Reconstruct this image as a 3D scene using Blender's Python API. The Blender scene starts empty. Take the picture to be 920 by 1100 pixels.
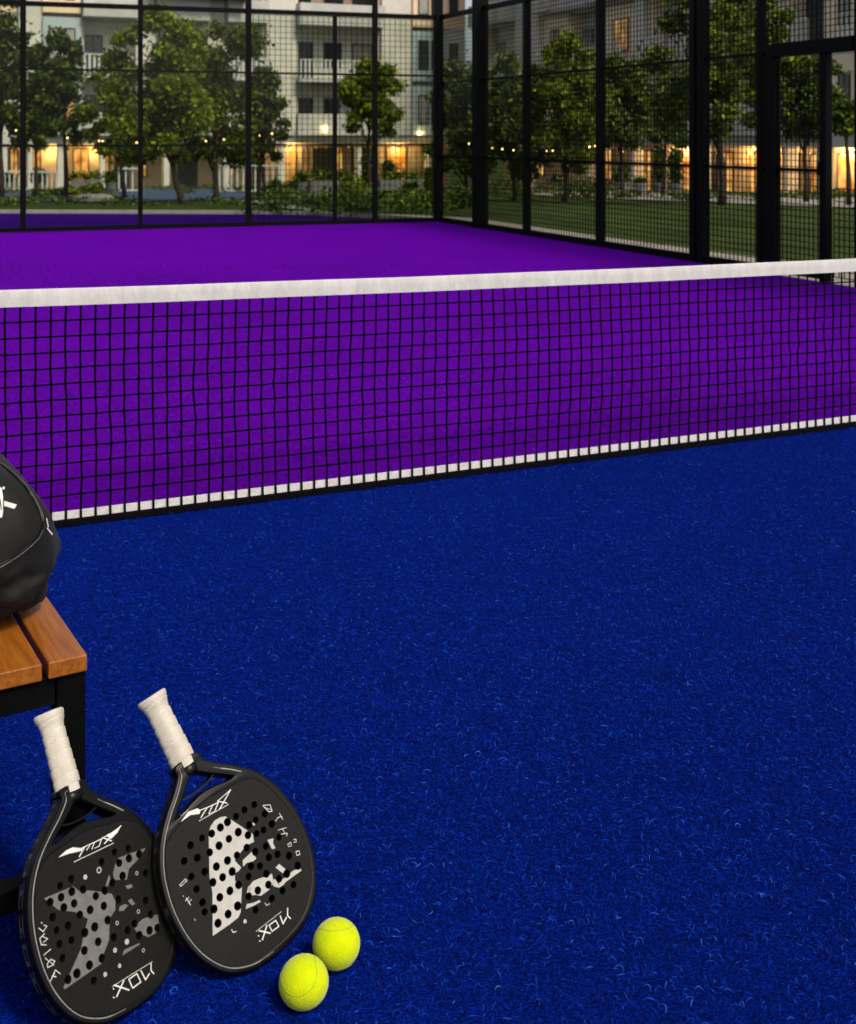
import bpy, bmesh, math, random
import numpy as np
from mathutils import Vector, Matrix, Euler, noise as mnoise
from mathutils.bvhtree import BVHTree
random.seed(7); rng = np.random.default_rng(7)
R = math.radians
scene = bpy.context.scene
COL = scene.collection
# ------------------------------------------------------------------ camera model
H, FPX, CX, HY = 1.35, 1283.0, 460.0, 145.0          # eye height, focal length and horizon in 920x1100 pixels
YAW = math.atan2(560, FPX)
FW = Vector((math.sin(YAW), math.cos(YAW), 0)); RT = Vector((math.cos(YAW), -math.sin(YAW), 0))
def cw(lat, dep, z): return RT * lat + FW * dep + Vector((0, 0, z))
def at(px, py, z=0.0):
    d = FPX * (H - z) / (py - HY)
    return cw((px - CX) / FPX * d, d, z)
def atd(px, d, z): return cw((px - CX) / FPX * d, d, z)
def depth(p): return p.x * FW.x + p.y * FW.y
D0, SL = 21.0, 0.0372
def gz(d): return -SL * max(0.0, d - D0)
def zat(py, d): return H + (HY - py) * d / FPX
def atg(px, py):                                       # point of the sloping ground seen at a pixel
    d = FPX * H / (py - HY)
    if d > D0:
        d = FPX * (H - SL * D0) / ((py - HY) - FPX * SL)
    return cw((px - CX) / FPX * d, d, gz(d))

cam = bpy.data.cameras.new('camera'); co = bpy.data.objects.new('camera', cam); COL.objects.link(co)
co.location = (0, 0, H)
co.rotation_euler = (R(90), 0, -YAW)
cam.sensor_fit = 'AUTO'; cam.sensor_width = 36; cam.lens = FPX / 1100 * 36
cam.shift_y = -(550 - HY) / 1100
cam.clip_start = 0.05; cam.clip_end = 2000
cam.dof.use_dof = True; cam.dof.focus_distance = 2.7; cam.dof.aperture_fstop = 7.5
scene.camera = co
# ------------------------------------------------------------------ materials
def lin(r, g, b):
    f = lambda c: (c / 255 / 12.92) if c / 255 <= .04045 else ((c / 255 + .055) / 1.055) ** 2.4
    return (f(r), f(g), f(b), 1)
def newmat(name):
    m = bpy.data.materials.new(name); m.use_nodes = True
    nt = m.node_tree; nt.nodes.clear()
    out = nt.nodes.new('ShaderNodeOutputMaterial'); b = nt.nodes.new('ShaderNodeBsdfPrincipled')
    nt.links.new(b.outputs[0], out.inputs[0])
    return m, nt, b, out
def pbr(name, c1, rough=.5, c2=None, scale=8, metal=0, bump=0, bscale=60, spec=.5, sheen=0, stretch=None, detail=4, rvar=0):
    m, nt, b, out = newmat(name)
    b.inputs['Roughness'].default_value = rough; b.inputs['Metallic'].default_value = metal
    b.inputs['Specular IOR Level'].default_value = spec
    if sheen: b.inputs['Sheen Weight'].default_value = sheen; b.inputs['Sheen Roughness'].default_value = .4
    c1 = tuple(c1) + (1,) if len(c1) == 3 else c1
    b.inputs['Base Color'].default_value = c1
    tc = nt.nodes.new('ShaderNodeTexCoord'); src = tc.outputs['Object']
    if stretch:
        mp = nt.nodes.new('ShaderNodeMapping'); mp.inputs['Scale'].default_value = stretch
        nt.links.new(src, mp.inputs[0]); src = mp.outputs[0]
    if c2:
        c2 = tuple(c2) + (1,) if len(c2) == 3 else c2
        n = nt.nodes.new('ShaderNodeTexNoise'); n.inputs['Scale'].default_value = scale; n.inputs['Detail'].default_value = detail
        n.inputs['Roughness'].default_value = .65
        nt.links.new(src, n.inputs['Vector'])
        r = nt.nodes.new('ShaderNodeValToRGB'); r.color_ramp.elements[0].position = .35; r.color_ramp.elements[1].position = .65
        r.color_ramp.elements[0].color = c1; r.color_ramp.elements[1].color = c2
        nt.links.new(n.outputs['Fac'], r.inputs[0]); nt.links.new(r.outputs[0], b.inputs['Base Color'])
        if rvar:
            mr = nt.nodes.new('ShaderNodeMapRange'); mr.inputs['To Min'].default_value = rough - rvar; mr.inputs['To Max'].default_value = rough + rvar
            nt.links.new(n.outputs['Fac'], mr.inputs[0]); nt.links.new(mr.outputs[0], b.inputs['Roughness'])
    if bump:
        n2 = nt.nodes.new('ShaderNodeTexNoise'); n2.inputs['Scale'].default_value = bscale; n2.inputs['Detail'].default_value = 5
        nt.links.new(src, n2.inputs['Vector'])
        bp = nt.nodes.new('ShaderNodeBump'); bp.inputs['Strength'].default_value = bump; bp.inputs['Distance'].default_value = .01
        nt.links.new(n2.outputs['Fac'], bp.inputs['Height']); nt.links.new(bp.outputs[0], b.inputs['Normal'])
    return m
def emat(name, col, s, c2=None, scale=2):
    m, nt, b, out = newmat(name)
    b.inputs['Base Color'].default_value = (*col[:3], 1); b.inputs['Emission Color'].default_value = (*col[:3], 1)
    b.inputs['Emission Strength'].default_value = s
    if c2:
        tc = nt.nodes.new('ShaderNodeTexCoord'); n = nt.nodes.new('ShaderNodeTexNoise'); n.inputs['Scale'].default_value = scale
        nt.links.new(tc.outputs['Object'], n.inputs['Vector'])
        r = nt.nodes.new('ShaderNodeValToRGB'); r.color_ramp.elements[0].color = (*col[:3], 1); r.color_ramp.elements[1].color = (*c2[:3], 1)
        r.color_ramp.elements[0].position = .4; r.color_ramp.elements[1].position = .62
        nt.links.new(n.outputs['Fac'], r.inputs[0]); nt.links.new(r.outputs[0], b.inputs['Emission Color'])
    return m
def island_mat(name, stops, rough=.6, transl=0, spec=.3):
    m, nt, b, out = newmat(name)
    g = nt.nodes.new('ShaderNodeNewGeometry'); r = nt.nodes.new('ShaderNodeValToRGB')
    el = r.color_ramp.elements
    while len(el) < len(stops): el.new(.5)
    for e, (p, c) in zip(el, stops): e.position = p; e.color = (*c, 1)
    nt.links.new(g.outputs['Random Per Island'], r.inputs[0]); nt.links.new(r.outputs[0], b.inputs['Base Color'])
    b.inputs['Roughness'].default_value = rough; b.inputs['Specular IOR Level'].default_value = spec
    if transl:
        t = nt.nodes.new('ShaderNodeBsdfTranslucent'); nt.links.new(r.outputs[0], t.inputs[0])
        mx = nt.nodes.new('ShaderNodeMixShader'); mx.inputs[0].default_value = transl
        nt.links.new(b.outputs[0], mx.inputs[1]); nt.links.new(t.outputs[0], mx.inputs[2]); nt.links.new(mx.outputs[0], out.inputs[0])
    return m
def turf_mat(name, dark, mid, light, s1=90, big=1.0):
    m, nt, b, out = newmat(name)
    tc = nt.nodes.new('ShaderNodeTexCoord')
    def noi(scale, det=4, dist=0):
        n = nt.nodes.new('ShaderNodeTexNoise'); n.inputs['Scale'].default_value = scale; n.inputs['Detail'].default_value = det
        n.inputs['Distortion'].default_value = dist
        nt.links.new(tc.outputs['Object'], n.inputs['Vector']); return n
    n1 = noi(s1, 6, 1.5)
    r1 = nt.nodes.new('ShaderNodeValToRGB'); e = r1.color_ramp.elements
    e[0].position = .32; e[0].color = (*dark, 1); e[1].position = .72; e[1].color = (*light, 1)
    x = e.new(.52); x.color = (*mid, 1)
    nt.links.new(n1.outputs['Fac'], r1.inputs[0])
    n2 = noi(big, 5)
    mr = nt.nodes.new('ShaderNodeMapRange'); mr.inputs['From Min'].default_value = .3; mr.inputs['From Max'].default_value = .7
    mr.inputs['To Min'].default_value = .8; mr.inputs['To Max'].default_value = 1.15
    nt.links.new(n2.outputs['Fac'], mr.inputs[0])
    mx = nt.nodes.new('ShaderNodeMix'); mx.data_type = 'RGBA'; mx.blend_type = 'MULTIPLY'; mx.inputs['Factor'].default_value = 1
    nt.links.new(r1.outputs[0], mx.inputs[6]); nt.links.new(mr.outputs[0], mx.inputs[7])
    nt.links.new(mx.outputs[2], b.inputs['Base Color'])
    b.inputs['Roughness'].default_value = .9; b.inputs['Specular IOR Level'].default_value = .02
    b.inputs['Sheen Weight'].default_value = .5; b.inputs['Sheen Roughness'].default_value = .3; b.inputs['Sheen Tint'].default_value = (*[min(1, c / max(light)) for c in light], 1)
    bp = nt.nodes.new('ShaderNodeBump'); bp.inputs['Strength'].default_value = .9; bp.inputs['Distance'].default_value = .006
    nt.links.new(n1.outputs['Fac'], bp.inputs['Height']); nt.links.new(bp.outputs[0], b.inputs['Normal'])
    return m
def glass_mat(name, tint, refl=1.0):
    m, nt, b, out = newmat(name); nt.nodes.remove(b)
    tr = nt.nodes.new('ShaderNodeBsdfTransparent'); tr.inputs[0].default_value = (*tint, 1)
    gl = nt.nodes.new('ShaderNodeBsdfGlossy'); gl.inputs['Roughness'].default_value = .0; gl.inputs[0].default_value = (refl, refl, refl, 1)
    fr = nt.nodes.new('ShaderNodeFresnel'); fr.inputs[0].default_value = 1.45
    mx = nt.nodes.new('ShaderNodeMixShader')
    ge = nt.nodes.new('ShaderNodeNewGeometry'); mm = nt.nodes.new('ShaderNodeMath'); mm.operation = 'SUBTRACT'; mm.inputs[0].default_value = 1
    m2 = nt.nodes.new('ShaderNodeMath'); m2.operation = 'MULTIPLY'; nt.links.new(ge.outputs['Backfacing'], mm.inputs[1]); nt.links.new(mm.outputs[0], m2.inputs[0]); nt.links.new(fr.outputs[0], m2.inputs[1])
    nt.links.new(m2.outputs[0], mx.inputs[0]); nt.links.new(tr.outputs[0], mx.inputs[1]); nt.links.new(gl.outputs[0], mx.inputs[2])
    nt.links.new(mx.outputs[0], out.inputs[0]); return m

M = dict(
  blue=turf_mat('blue turf', (.0001, .0003, .004), (.0002, .0032, .054), (.0005, .0135, .23), 170, .8),
  purple=turf_mat('purple turf', (.020, .0001, .075), (.074, .0003, .235), (.145, .0006, .43), 75, .7),
  fibre=island_mat('blue fibres', [(0, (.0001, .0009, .018)), (.4, (.0002, .0036, .068)), (.75, (.0005, .012, .19)), (.93, (.002, .032, .36)), (.985, (.008, .07, .48)), (.997, (.04, .12, .48))], .55, 0, .05),
  pfibre=island_mat('purple fibres', [(0, (.026, .0001, .10)), (.5, (.070, .0003, .24)), (.9, (.125, .0006, .41)), (.97, (.19, .006, .55))], .6, 0, .05),
  black=pbr('black coated steel', (.0016, .0016, .0017), .5, (.0026, .0026, .0028), 25, bump=.05, spec=.08),
  wire=pbr('black wire', (.0018, .0018, .0018), .55, (.003, .003, .003), 40, spec=.08),
  cord=pbr('black net cord', (.0012, .001, .002), .8, (.0025, .0022, .004), 90, spec=.06, bump=.3, bscale=400),
  tape=pbr('white net tape', (.47, .456, .448), .8, (.57, .555, .545), 9, bump=.3, bscale=22, stretch=(2.2, 1, .9), spec=.2),
  band=pbr('white bottom band', (.50, .48, .47), .8, (.62, .60, .58), 60, bump=.3, bscale=200, spec=.2),
  wood=pbr('varnished slat wood', (.185, .052, .0045), .33, (.30, .096, .009), 6, bump=.12, bscale=30, stretch=(14, 1, 14), spec=.5, rvar=.06),
  bag=pbr('black bag nylon', (.0032, .0030, .0023), .45, (.0055, .0051, .0040), 30, bump=.35, bscale=900, spec=.25, sheen=.03),
  bagp=pbr('dark bag panel', (.018, .0165, .013), .65, (.024, .022, .018), 16, bump=.3, bscale=1200, spec=.35, sheen=.08),
  white=pbr('white print', (.60, .59, .56), .55, (.50, .49, .465), 90),
  face=pbr('matt charcoal face', (.0042, .0039, .0032), .55, (.0066, .0062, .0052), 120, bump=.12, bscale=1500, spec=.12),
  frame=pbr('gloss black frame', (.0018, .0018, .0018), .32, (.003, .003, .003), 60, spec=.16),
  rim=pbr('pale rim line', (.27, .255, .235), .4, (.19, .18, .165), 40),
  edgep=pbr('grey edge print', (.085, .085, .087), .4, (.05, .05, .052), 120),
  silver=pbr('pale silver print', (.36, .35, .315), .5, (.30, .29, .26), 70, bump=.05, bscale=900),
  grey=pbr('dim grey print', (.12, .116, .105), .45, (.085, .082, .074), 50, bump=.05, bscale=900),
  grip=pbr('cream overgrip', (.46, .42, .355), .75, (.54, .495, .42), 40, bump=.25, bscale=500, spec=.25),
  ball=pbr('yellow felt', (.43, .53, .001), .95, (.51, .585, .002), 55, bump=.3, bscale=520, spec=.08, sheen=.25, detail=6),
  seam=pbr('ball seam', (.30, .36, .03), .8),
  glass=glass_mat('court glass', (.85, .88, .82), .3),
  grass=pbr('lawn grass', (.011, .024, .003), .95, (.040, .060, .007), .9, bump=.9, bscale=40, spec=.1, detail=8),
  paving=pbr('pale paving', (.26, .235, .20), .85, (.17, .155, .13), 1.8, bump=.2, bscale=30),
  kerb=pbr('kerb stone', (.40, .37, .33), .85, (.30, .28, .25), 4),
  bluepave=pbr('blue play surface', (.016, .042, .10), .7, (.026, .055, .12), .8),
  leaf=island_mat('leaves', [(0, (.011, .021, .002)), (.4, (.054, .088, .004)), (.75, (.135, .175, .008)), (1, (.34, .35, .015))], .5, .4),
  leafy=island_mat('yellowish leaves', [(0, (.018, .036, .002)), (.4, (.088, .138, .005)), (.75, (.215, .265, .010)), (1, (.42, .42, .018))], .5, .42),  # lighter, yellower leaf tones
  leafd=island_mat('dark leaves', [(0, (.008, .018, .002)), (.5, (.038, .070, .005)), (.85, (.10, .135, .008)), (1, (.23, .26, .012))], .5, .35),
  bark=pbr('bark', (.020, .012, .008), .9, (.045, .028, .018), 14, bump=.8, bscale=30, stretch=(3, 3, .6)),
  wallw=pbr('white render', (.52, .49, .43), .9, (.62, .585, .52), .5, bump=.1, bscale=8),
  wallc=pbr('cream render', (.80, .67, .49), .9, (.84, .72, .55), .5, bump=.1, bscale=8),
  wallglow=pbr('peach glow render', (.78, .56, .38), .9, (.84, .63, .45), .4),  # warm sun glow on the top storeys, painted into the wall colour
  apron=turf_mat('dark violet surround', (.008, .0006, .05), (.016, .001, .085), (.024, .002, .11), 40, .7),
  wallb=pbr('pale blue panel', (.34, .41, .43), .8, (.40, .47, .48), .6),
  walld=pbr('taupe render', (.20, .175, .15), .9, (.26, .23, .19), .8),
  wallt=pbr('arcade render', (.42, .31, .19), .9, (.50, .38, .24), 1),
  slab=pbr('slab edge', (.50, .49, .46), .9, (.40, .39, .37), 1),
  frameD=pbr('dark window frame', (.03, .03, .03), .5),
  pane=pbr('window pane', (.02, .026, .028), .08, (.04, .048, .05), .7, spec=.6),
  curtain=pbr('pale curtain', (.26, .25, .22), .6, (.36, .34, .30), 3, spec=.6), litdim=emat('dim lit room', (.30, .15, .05), .28, (.8, .45, .15), 1.2),
  rail=pbr('balcony rail', (.48, .49, .48), .6, (.56, .56, .55), 3),
  lit=emat('lit room', (.30, .10, .012), .55, (1.0, .58, .17), 1.6),
  lamp=emat('lamp glow', (1.0, .42, .10), 2.6),
  bulb=emat('string bulb', (1.0, .58, .2), 4),
  pot=pbr('grey planter', (.10, .10, .10), .8, (.14, .135, .13), 5),
  door=pbr('dark door', (.02, .017, .014), .5, (.03, .026, .02), 3),
  roof=pbr('dark soffit', (.035, .028, .024), .8, (.05, .042, .035), 2),
)
# ------------------------------------------------------------------ mesh helpers
class MB:
    def __init__(s): s.v = []; s.f = []; s.mi = []
    def add(s, vs, fs, mi=0):
        o = len(s.v); s.v += [tuple(p) for p in vs]; s.f += [tuple(i + o for i in f) for f in fs]; s.mi += [mi] * len(fs)
    def box(s, lo, hi, mi=0, mt=None):
        (x0, y0, z0), (x1, y1, z1) = lo, hi
        vs = [Vector(p) for p in ((x0, y0, z0), (x1, y0, z0), (x1, y1, z0), (x0, y1, z0), (x0, y0, z1), (x1, y0, z1), (x1, y1, z1), (x0, y1, z1))]
        if mt: vs = [mt @ p for p in vs]
        s.add(vs, [(3, 2, 1, 0), (4, 5, 6, 7), (0, 1, 5, 4), (1, 2, 6, 5), (2, 3, 7, 6), (3, 0, 4, 7)], mi)
    def bar(s, a, b, w, h=None, up=Vector((0, 0, 1)), mi=0):
        a, b = Vector(a), Vector(b); h = h or w; d = (b - a).normalized()
        if abs(d.dot(up)) > .98: up = Vector((1, 0, 0))
        sx = d.cross(up).normalized() * w / 2; sz = sx.normalized().cross(d).normalized() * h / 2
        vs = [p + i * sx + j * sz for p in (a, b) for i, j in ((-1, -1), (1, -1), (1, 1), (-1, 1))]
        s.add(vs, [(0, 1, 2, 3), (7, 6, 5, 4), (0, 4, 5, 1), (1, 5, 6, 2), (2, 6, 7, 3), (3, 7, 4, 0)], mi)
    def tube(s, pts, r, n=8, mi=0, cap=True, closed=False):
        pts = [Vector(p) for p in pts]; rs = r if hasattr(r, '__len__') else [r] * len(pts)
        rings = []; ref = None; N = len(pts)
        for i, p in enumerate(pts):
            if closed: d = (pts[(i + 1) % N] - pts[i - 1])
            else: d = (pts[min(i + 1, N - 1)] - pts[max(i - 1, 0)])
            d = d.normalized()
            if ref is None: ref = d.orthogonal().normalized()
            ref = (ref - d * ref.dot(d)).normalized(); bb = d.cross(ref)
            rings.append([p + rs[i] * (math.cos(2 * math.pi * k / n) * ref + math.sin(2 * math.pi * k / n) * bb) for k in range(n)])
        vs = [q for rg in rings for q in rg]; fs = []
        for i in range(N if closed else N - 1):
            j = (i + 1) % N
            for k in range(n): fs.append((i * n + k, i * n + (k + 1) % n, j * n + (k + 1) % n, j * n + k))
        if cap and not closed:
            fs.append(tuple(range(n - 1, -1, -1))); fs.append(tuple((N - 1) * n + k for k in range(n)))
        s.add(vs, fs, mi)
    def lathe(s, prof, n=24, mt=None, mi=0):
        vs = []; fs = []
        for r, z in prof:
            for k in range(n):
                a = 2 * math.pi * k / n; p = Vector((r * math.cos(a), r * math.sin(a), z)); vs.append(mt @ p if mt else p)
        for i in range(len(prof) - 1):
            for k in range(n): fs.append((i * n + k, i * n + (k + 1) % n, (i + 1) * n + (k + 1) % n, (i + 1) * n + k))
        fs.append(tuple(range(n - 1, -1, -1))); fs.append(tuple((len(prof) - 1) * n + k for k in range(n)))
        s.add(vs, fs, mi)
    def build(s, name, mats, parent=None, smooth=False, bevel=0, seg=2, loc=None):
        me = bpy.data.meshes.new(name); me.from_pydata(s.v, [], s.f)
        if not isinstance(mats, (list, tuple)): mats = [mats]
        for m in mats: me.materials.append(m)
        if len(mats) > 1: me.polygons.foreach_set('material_index', s.mi)
        if bevel:
            bm = bmesh.new(); bm.from_mesh(me)
            bmesh.ops.bevel(bm, geom=bm.edges[:], offset=bevel, segments=seg, profile=.5, affect='EDGES', clamp_overlap=True)
            bm.to_mesh(me); bm.free()
        if smooth: me.polygons.foreach_set('use_smooth', [True] * len(me.polygons))
        me.update()
        return link(name, me, parent, loc)
def link(name, me, parent=None, loc=None):
    o = bpy.data.objects.new(name, me); COL.objects.link(o)
    if parent: o.parent = parent
    if loc: o.location = loc
    return o
def empty(name, loc=(0, 0, 0), rot=(0, 0, 0)):
    o = bpy.data.objects.new(name, None); COL.objects.link(o); o.location = loc; o.rotation_euler = rot
    o.empty_display_size = .2
    return o
def tag(o, label=None, cat=None, group=None, kind=None):
    if label: o['label'] = label
    if cat: o['category'] = cat
    if group: o['group'] = group
    if kind: o['kind'] = kind
    return o
def smooth_angle(o, ang=35):
    o.data.polygons.foreach_set('use_smooth', [True] * len(o.data.polygons))
    try: o.data.set_sharp_from_angle(angle=R(ang))
    except Exception: pass
def np_mesh(name, verts, faces4, mat, parent=None):
    me = bpy.data.meshes.new(name); nv = len(verts); nf = len(faces4); k = faces4.shape[1]
    me.vertices.add(nv); me.vertices.foreach_set('co', verts.astype(np.float32).ravel())
    me.loops.add(nf * k); me.loops.foreach_set('vertex_index', faces4.astype(np.int32).ravel())
    me.polygons.add(nf); me.polygons.foreach_set('loop_start', np.arange(nf, dtype=np.int32) * k)
    me.materials.append(mat); me.update(calc_edges=True)
    return link(name, me, parent)

# ------------------------------------------------------------------ world and sun
w = bpy.data.worlds.new('World'); scene.world = w; w.use_nodes = True
nt = w.node_tree; bg = nt.nodes['Background']
sky = nt.nodes.new('ShaderNodeTexSky'); sky.sky_type = 'NISHITA'; sky.sun_disc = False
SUN_DIR = (RT * .42 - FW * .48 + Vector((0, 0, .76))).normalized()   # towards the sun
sel = math.asin(SUN_DIR.z); saz = math.atan2(SUN_DIR.x, SUN_DIR.y)
sky.sun_elevation = sel; sky.sun_rotation = saz
sky.air_density = .7; sky.dust_density = 3.0; sky.ozone_density = .3
bg.inputs[1].default_value = .088
hs = nt.nodes.new('ShaderNodeHueSaturation'); hs.inputs['Saturation'].default_value = .45
nt.links.new(sky.outputs[0], hs.inputs['Color']); nt.links.new(hs.outputs[0], bg.inputs[0])
sl = bpy.data.lights.new('sun', 'SUN'); sl.energy = 1.9; sl.angle = R(11); sl.color = (1, .90, .76)
so = bpy.data.objects.new('sun', sl); COL.objects.link(so); so.location = (0, 0, 30)
so.rotation_euler = SUN_DIR.to_track_quat('Z', 'Y').to_euler()
scene.view_settings.view_transform = 'Standard'; scene.view_settings.look = 'None'
scene.view_settings.exposure = .84; scene.view_settings.gamma = 1.0
scene.cycles.max_bounces = 8; scene.cycles.transparent_max_bounces = 16
scene.cycles.use_denoising = True

# ------------------------------------------------------------------ ground, court surfaces
NETY = 4.265
W1 = at(470, 238); W2 = at(920, 308)                    # foot of the right fence
A0 = at(0, 250); A1 = at(472, 238)                      # foot of the far glass wall
def sheet(name, pts, mat, kind='structure', z=None):
    mb = MB(); mb.add([(p[0], p[1], p[2] if z is None else z) for p in pts], [tuple(range(len(pts)))])
    o = mb.build(name, mat); o['kind'] = kind; return o
# lawn: flat round the court, falling gently away behind it, one sheet
mb = MB(); rows = [-40, 0, 21, 110, 900]; cols = [-600, -60, 0, 60, 600]
vs = []
for d in rows:
    for l in cols: vs.append(cw(l, d, gz(min(d, 110)) - .02))
mb.add(vs, [(i * 5 + j, i * 5 + j + 1, i * 5 + j + 6, i * 5 + j + 5) for i in range(4) for j in range(4)])
mb.build('lawn', M['grass'])['kind'] = 'structure'
fw_dir = (A1 - A0).normalized(); fleft = A0 - fw_dir * 3.9
sheet('court_surface_near', [(-3, -3), (7.9, -3), (W2.x, W2.y), (W1.x - .02, NETY + .001) if False else (7.7, NETY), (-3, NETY)], M['blue'], z=0.0)
sheet('court_surface_far', [(-3, NETY), (7.75, NETY), (W1.x + .05, W1.y + .1), (A1.x, A1.y + .15), (fleft.x, fleft.y + .15)], M['purple'], z=0.0)
# purple apron behind the far wall with its curved kerb, and pale paving beside the right fence
ap = [atg(x, y) for x, y in ((-160, 228), (60, 228.6), (200, 229), (300, 229.5), (345, 231), (390, 233), (430, 235), (455, 237))]
sheet('court_apron', [(fleft.x, fleft.y + .16), (A1.x - .2, A1.y + .16)] + [(p.x, p.y) for p in reversed(ap)], M['apron'], z=-.008)
mb = MB()
for a, b in zip(ap[:-1], ap[1:]): mb.bar((a.x, a.y, .0), (b.x, b.y, .0), .12, .1)
mb.build('kerb', M['kerb'])['kind'] = 'structure'
sheet('paving_strip', [(7.8, 3), (8.9, 3), (8.55, 17.6), (7.4, 19.6), (4.6, 20.1), (4.9, 19.3), (7.3, 18.2), (7.75, 17)], M['paving'], z=-.012)

# turf fibres of the near blue half
def fibres(name, n, dmin, dmax, ymax, mat, Lr, wr, hr, lat0=-.46, lat1=.46, ylow=-9, power=2.0):
    u = rng.random(n); d = dmin * (dmax / dmin) ** (u ** (1 / power * 1.0))
    lat = d * rng.uniform(lat0, lat1, n)
    x = RT.x * lat + FW.x * d; y = RT.y * lat + FW.y * d
    k = (y < ymax) & (y > ylow) & (x < 7.55); x, y = x[k], y[k]; n = len(x)
    K = 5
    ang = rng.uniform(0, 2 * np.pi, n); curl = rng.normal(0, 2.8, n); L = rng.uniform(*Lr, n) * (1 + .25 * rng.random(n)); wd = rng.uniform(*wr, n)
    h = rng.uniform(*hr, n)
    t = np.linspace(0, 1, K)[None, :]
    th = ang[:, None] + curl[:, None] * t
    step = L[:, None] / (K - 1)
    px = x[:, None] + np.cumsum(np.cos(th) * step, 1); py = y[:, None] + np.cumsum(np.sin(th) * step, 1)
    py = np.clip(py, ylow - .004, ymax + .004)
    pz = .001 + h[:, None] * np.sin(np.pi * np.clip(t * .9 + .05, 0, 1)) + .001
    nx = -np.sin(th); ny = np.cos(th); wt = wd[:, None] * np.sin(np.pi * (.12 + .76 * t)) * .5
    V = np.empty((n, K, 2, 3))
    tilt = rng.uniform(-.7, .7, n)[:, None]
    V[:, :, 0, 0] = px - nx * wt; V[:, :, 0, 1] = py - ny * wt; V[:, :, 0, 2] = pz - wt * tilt
    V[:, :, 1, 0] = px + nx * wt; V[:, :, 1, 1] = py + ny * wt; V[:, :, 1, 2] = pz + wt * tilt
    base = (np.arange(n) * K * 2)[:, None, None]
    q = np.arange(K - 1)[None, :, None] * 2 + np.array([0, 1, 3, 2])[None, None, :]
    F = (base + q).reshape(-1, 4)
    return np_mesh(name, V.reshape(-1, 3), F, mat)
o = fibres('turf_fibres_far', 110000, 4.3, 12.5, 99, M['pfibre'], (.012, .032), (.0016, .0030), (.003, .010), lat0=-.42, lat1=.42, ylow=NETY + .015)
tag(o, 'short purple artificial grass fibres covering the far court', 'artificial turf', kind='stuff')
o = fibres('turf_fibres', 320000, 1.55, 6.2, NETY - .01, M['fibre'], (.007, .020), (.0006, .0012), (.001, .007))
tag(o, 'short curly blue artificial grass fibres covering the near court', 'artificial turf', kind='stuff')

# ------------------------------------------------------------------ padel net
XL, XR = -2.35, 7.5
def ntop(x): return .747 + .0020 * (max(x, -2) - 5.3) ** 2
net = tag(empty('padel_net', (2.6, NETY, 0)), 'long black net with white top tape stretched across the court', 'net')
def nb(mb, name, mat, **k):
    mb.v = [(x - 2.6, y - NETY, z) for x, y, z in mb.v]; return mb.build(name, mat, net, **k)
CELL = .0497; zs0 = .055
xs = np.arange(XL + .02, XR, CELL)
HR = 13
jx = rng.normal(0, .0013, (len(xs), HR + 3)); jy = rng.normal(0, .0025, (len(xs), HR + 3))
slow = np.array([.006 * math.sin(x * 1.7) + .004 * math.sin(x * 4.1 + 1) for x in xs])
def node(i, r):
    x = xs[i]; top = ntop(x) - .026; z = zs0 + (top - zs0) * r / HR
    env = math.sin(math.pi * r / HR) if 0 <= r <= HR else 0
    return Vector((x + jx[i, r] * env + .004 * env * math.sin(x * 2.3 + r * .25), NETY + (jy[i, r] + slow[i] * 1.5) * env, z))
mb = MB()
for i in range(len(xs)):
    mb.tube([(xs[i], NETY - .003, .012)] + [node(i, r) for r in range(HR + 1)], .0040, 5, cap=False)
for r in range(1, HR):
    mb.tube([node(i, r) + Vector((0, .002, 0)) for i in range(len(xs))], .0035, 5, cap=False)
nb(mb, 'netting', M['cord'], smooth=True)
mb = MB(); vs = []; fs = []; prof = [(-.0055, -.029), (-.006, 0), (-.006, .025), (-.0042, .0295), (.0042, .0295), (.006, .025), (.006, 0), (.0055, -.029)]
N = 220
for i in range(N + 1):
    x = XL + (XR - XL) * i / N; z = ntop(x)
    for a, b in prof: vs.append((x, NETY + a + .0006 * math.sin(x * 13 + b * 30), z + b + .0006 * math.sin(x * 6.1)))
for i in range(N):
    for k in range(8): fs.append((i * 8 + k, i * 8 + (k + 1) % 8, (i + 1) * 8 + (k + 1) % 8, (i + 1) * 8 + k))
mb.add(vs, fs); smooth_angle(nb(mb, 'top_tape', M['tape']), 30)
mb = MB(); mb.box((XL, NETY + .004, .027), (XR, NETY + .008, .054)); nb(mb, 'bottom_band', M['band'])
mb = MB(); mb.box((XL, NETY - .006, .001), (XR, NETY + .010, .026)); nb(mb, 'bottom_cord', M['cord'], bevel=.004)
for x in (XL - .04, XR + .03):
    mb = MB(); mb.box((x - .04, NETY - .04, 0), (x + .04, NETY + .04, .86)); nb(mb, 'post', M['black'], bevel=.006)

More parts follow.
